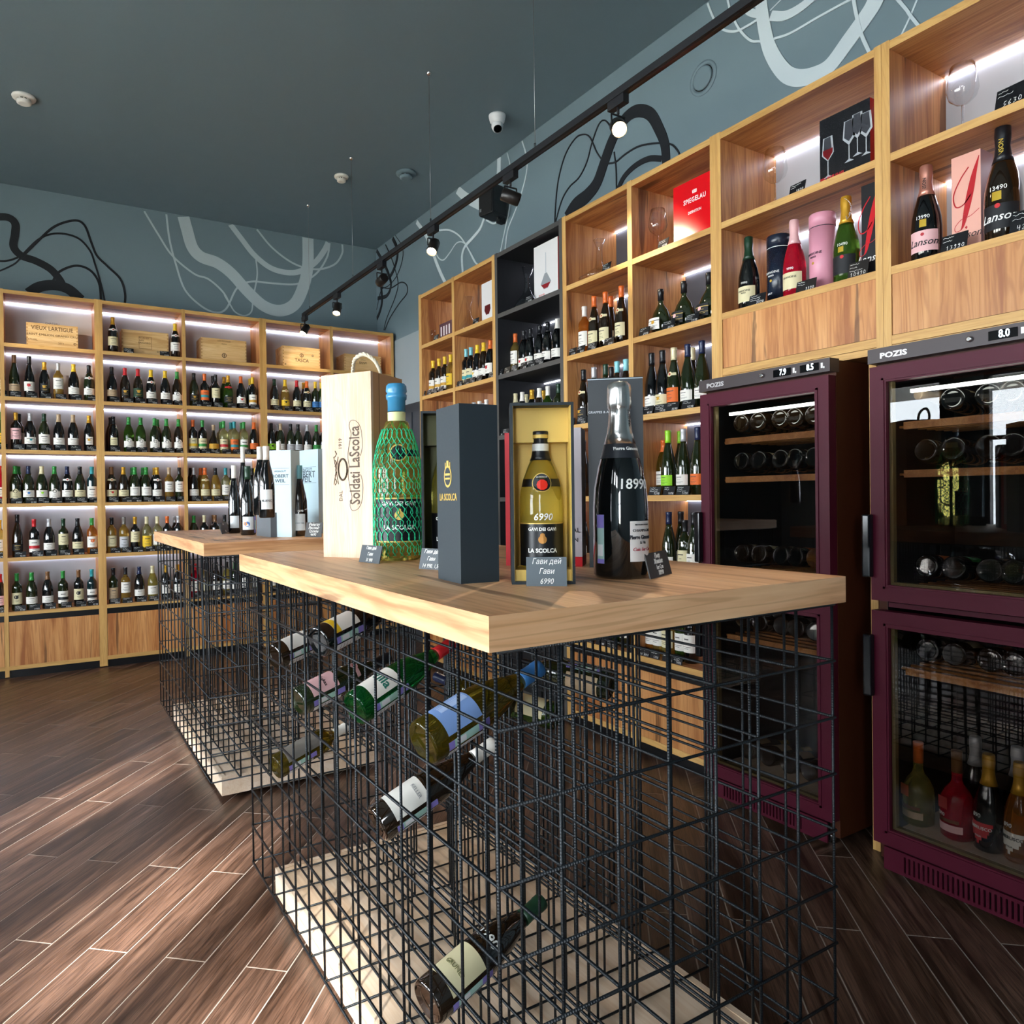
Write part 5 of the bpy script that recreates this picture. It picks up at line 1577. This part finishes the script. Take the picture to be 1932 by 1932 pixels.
# larger open box behind, its bottle half hidden
a = inv(797, 1072, z=T)
open_box(a+Vector((0, .0, 0)), -.5, .14, .12, .42, 'larger open dark box half hidden behind the closed slate box', mat('5a5a2c', .5), 'bur', 1, '')
ctr = a+Vector((cos(-.5), sin(-.5), 0))*.075+Vector((-sin(-.5), cos(-.5), 0))*.06+Vector((0, 0, .031))
o = bottle('bur', 'yel', 'k', 'k', 'R', ctr, -.55, 'magnum of yellow wine inside the half hidden open box', s=1.2, n=36, labpart=False)
f = rfun('bur', 1.2)
MB().patch(f, -1.35, 1.35, .01, .115, BL, 20, 4, .0008).build('label', o)
wtext('GAVI DEI GAVI', .012, CHALK, o, (0, 0, .1), wrap=f, bold=.0005); wtext('LA SCOLCA', .0145, CHALK, o, (0, 0, .045), wrap=f, bold=.0008); wtext('14990', .026, CHALK, o, (-.1, 0, .14), wrap=f, name='handwriting')
# red and grey box behind the gold-lined one
a, b = inv(955, 1067, z=T), inv(1099, 1069, z=T)
ang = math.atan2((b-a).y, (b-a).x); w = (b-a).length; hh = inv(1090, 806, y=b.y).z-T
t = thing('gift_box', 'red and pale grey box standing behind the open gold-lined box', 'box', a, ang)
RD = mat('c8202c', .4)
MB().box((0, 0, 0), (w, .09, .026), RD).box((0, 0, .026), (w*.12, .09, hh*.98), RD).box((w*.12, 0, .026), (w, .09, hh), mat('b9b0b4', .45)).build('carton', t)
wtext('IMPERIAL', .018, MATTE, t, (w*.8, -.0006, hh*.26)); wtext('EDITION', .016, MATTE, t, (w*.8, -.0006, hh*.19))

# big champagne box and jeroboam
CB = mat('23282d', .4)
fxy, rxy = Vector((sin(YAW), cos(YAW), 0)), Vector((cos(YAW), -sin(YAW), 0))
a, b = fxy*1.90+rxy*.3216+Vector((0, 0, T)), fxy*1.874+rxy*.46+Vector((0, 0, T))
ang = math.atan2((b-a).y, (b-a).x); w = (b-a).length
t = thing('champagne_box', 'tall black champagne box behind the biggest bottle', 'box', a, ang)
hh = .495
MB().box((0, 0, 0), (w, .18, hh), CB, {'+x': mat('35241f', .45)}).build('carton', t)
MB().box((-.0005, -.0005, hh-.004), (w+.0005, .1805, hh-.0025), mat('a9b2ba', .3, .5)).build('lid_edge', t)
wtext('GRAPPES & ASSEMBLAGE', .009, mat('b9bcc0', .4), t, (w*.36, -.0006, hh*.82), bold=.0002)
wtext('Pierre Gimonnet', .022, mat('b08a6a', .4), t, (w+.0006, .085, hh*.38), rz=pi/2, bold=.0004, sx=.8)
wtext('& Fils', .014, mat('b08a6a', .4), t, (w+.0006, .085, hh*.33), rz=pi/2)
p = base_at(1172, 1094, .058)
o = bottle('cha', 'blk', 's', 'k', 'R', p, facing(p, .18), 'biggest champagne bottle with silver foil neck, marked 18990', s=1.395, n=56, labpart=False)
f = rfun('cha', 1.395)
MB().lathe([(f(.272)+.001, .272), (f(.29)+.001, .29), (f(.305)+.001, .305)], mat('2a2d33', .35), 48, c0=False, c1=False).build('collar', o)
fo = o.children[0]
fr_ = random.Random(5)
PF = [(f(.305)+.0012, .305), (f(.33)+.0012, .33), (f(.35)+.0012, .35), (.0245, .37), (.0238, .384), (.0262, .388), (.0275, .40), (.0268, .43), (.0255, .44), (.019, .447)]
fb = MB().lathe(PF, mat('c3c1bd', .22, .9), 44)
fb.v = [(x*(1+fr_.uniform(-.035, .035)), y*(1+fr_.uniform(-.035, .035)), z+fr_.uniform(-.001, .001)) if z > .38 else (x*(1+fr_.uniform(-.006, .006)), y*(1+fr_.uniform(-.006, .006)), z) for x, y, z in fb.v]
fo.data = fb.mesh('capsule')
wtext('Pierre Gimonnet', .0105, CHALK, o, (.35, 0, .293), wrap=f, bold=.0004)
MB().patch(f, .15, 1.25, .04, .13, mat('d9d5d2', .5), 16, 1).build('label', o)
wtext('CHAMPAGNE', .0085, MATTE, o, (.7, 0, .109), wrap=f, space=1.2); wtext('Pierre Gimonnet', .0125, mat('2a2c34', .5), o, (.7, 0, .094), wrap=f, bold=.0006, sx=.85)
wtext('& Fils', .009, MATTE, o, (.7, 0, .082), wrap=f); wtext('Cuis 1er Cru', .011, mat('a3233a', .5), o, (.7, 0, .067), wrap=f, shear=.3); wtext('BRUT BLANC DE BLANCS', .004, MATTE, o, (.7, 0, .122), wrap=f)
wtext('18990', .033, CHALK, o, (.42, 0, .212), name='handwriting', wrap=f, shear=.15, bold=.0004)
st_ = MB().patch(f, -1.15, -.8, .035, .145, mat('a9c9c4', .5), 5, 1).patch(f, -1.15, -.8, .115, .145, mat('8d80cf', .5), 5, 1, .001).patch(f, -1.15, -.8, .035, .045, mat('8d80cf', .5), 5, 1, .001).patch(f, -1.1, -.85, .052, .078, mat('e6e6e8', .5), 4, 1, .0014)
st_.build('excise_sticker', o)
wtext('CHAMPAGNE', .011, MATTE, o, (.021, -.0165, .35), name='foil_lettering', ry=-pi/2, rz=.9)

# ------------------------------------------------------------------ things on the far table


def on2(u, v, r=.037): return base_at(u, v, r)


BB = mat('b6cdd6', .45)
for u0, v0, u1, v1, lab in ((510, 1013, 549, 1013, 'left pale blue box lettered WEINGUT ROBERT WEIL'), (553, 1004, 600, 1006, 'right pale blue box lettered WEINGUT ROBERT WEIL, behind the single bottle')):
    a, b = inv(u0, v0, z=T), inv(u1, v1, z=T)
    w = (b-a).length*1.04; ang = math.atan2((b-a).y, (b-a).x)
    hh = inv((u0+u1)/2, 849.5, y=(a.y+b.y)/2).z-T
    t = thing('bottle_box', lab, 'box', a, ang, 'pale blue bottle boxes on the far table')
    MB().box((0, 0, 0), (w, .10, hh), BB).build('carton', t)
    ik = mat('33424e', .6)
    wtext('WEINGUT', w*.12, ik, t, (w*.5, -.0006, hh*.755)); wtext('ROBERT', w*.2, ik, t, (w*.5, -.0006, hh*.70), bold=.0007, sx=1.05); wtext('WEIL', w*.2, ik, t, (w*.5, -.0006, hh*.645), bold=.0007, sx=1.05)
    MB().box((w*.08, -.0006, hh*.79), (w*.92, 0, hh*.793), ik).box((w*.08, -.0006, hh*.60), (w*.92, 0, hh*.603), ik).build('printed_rule', t)
for (u, v, vt, kind, g, c, lab, nm, up) in (
        (443, 1006, 878, 'als', 'blk', 'w', 'w', 'slim dark bottle with white cap, leftmost on the far table', 0),
        (460, 999, 843, 'als', 'blk', 'w', '-', 'tall white-capped bottle behind the leftmost pair', 0),
        (468.5, 1010, 879.5, 'als', 'blk', 'D', 'w', 'slim bottle with a picture label and dark green top', 0),
        (492, 972, 843, 'als', 'blk', 'w', '-', 'white-capped bottle second on the grey block', .125),
        (504, 977, 842, 'als', 'blk', 'w', 'w', 'white-capped bottle lettered BLANC on the grey block', .125),
        (528, 998, 833, 'als', 'blk', 'w', '-', 'white-capped bottle hidden behind the left pale blue box', 0),
        (566, 1012, 878, 'als', 'brn', 'a', 'w', 'slim brown bottle with pale blue cap before the pale blue boxes', 0)):
    if up:
        w_ = inv(u, v, z=T+up); d_ = Vector((w_.x, w_.y, 0)).normalized(); p = w_+d_*.035
    else: p = on2(u, v)
    pz = p.z
    htt = inv(u, vt, y=p.y).z-pz
    s = htt/.34
    o = bottle(kind, g, c, lab, 'R', (p.x, p.y, pz), facing(p), nm, s=s, n=30, labpart=False, r=.92/s*1.0 if s > 1.1 else .96, group='bottles shown on the far table')
    f = rfun(kind, s, .92/s if s > 1.1 else .96)
    if lab != '-':
        MB().patch(f, -.75, .75, .03, .10 if c != 'a' else .115, mat('dfe3e4' if c != 'a' else 'd5dfe2', .5), 10, 1).build('label', o)
        if 'picture' in nm:
            MB().disc(f, -.1, .06, .014, mat('4a78b8', .5), 12, off=.0015).disc(f, -.35, .062, .01, mat('d68a3a', .5), 10, off=.0015).build('printed_figures', o)
            MB().patch(f, .85, 1.4, .012, .10, mat('9288cc', .5), 5, 1).patch(f, .93, 1.3, .03, .08, mat('b8d4cc', .5), 5, 1, .001).build('excise_sticker', o)
        if 'BLANC' in nm: wtext('BLANC', .012, MATTE, o, (0, 0, .06), wrap=f)
        if c == 'a':
            wtext('ROBERT WEIL', .008, mat('6a8894', .5), o, (0, 0, .068), wrap=f); wtext('4690', .015, CHALK, o, (.1, 0, .13), name='handwriting', wrap=f)
p = inv(488, 1011, z=T); q = inv(511, 1013.5, z=T)
t = thing('display_block', 'small dark grey block under the BLANC bottle on the far table', 'display block', p, math.atan2((q-p).y, (q-p).x))
MB().box((-.03, 0, 0), ((q-p).length, .16, .124), mat('5f656a', .35)).build('block', t)
card(575, 1013, 606, 1013.5, .075, 'black price card before the brown bottle on the far table, lettered 4690', ['Рейнгау', 'Рислинг', 'Трокен', '4690'], 12, '1f1d1c')
card(420, 1008, 434, 1003, .065, 'tilted black price card at the left end of the far table bottles', ['Рислинг', '3990'], 20, '22262a')
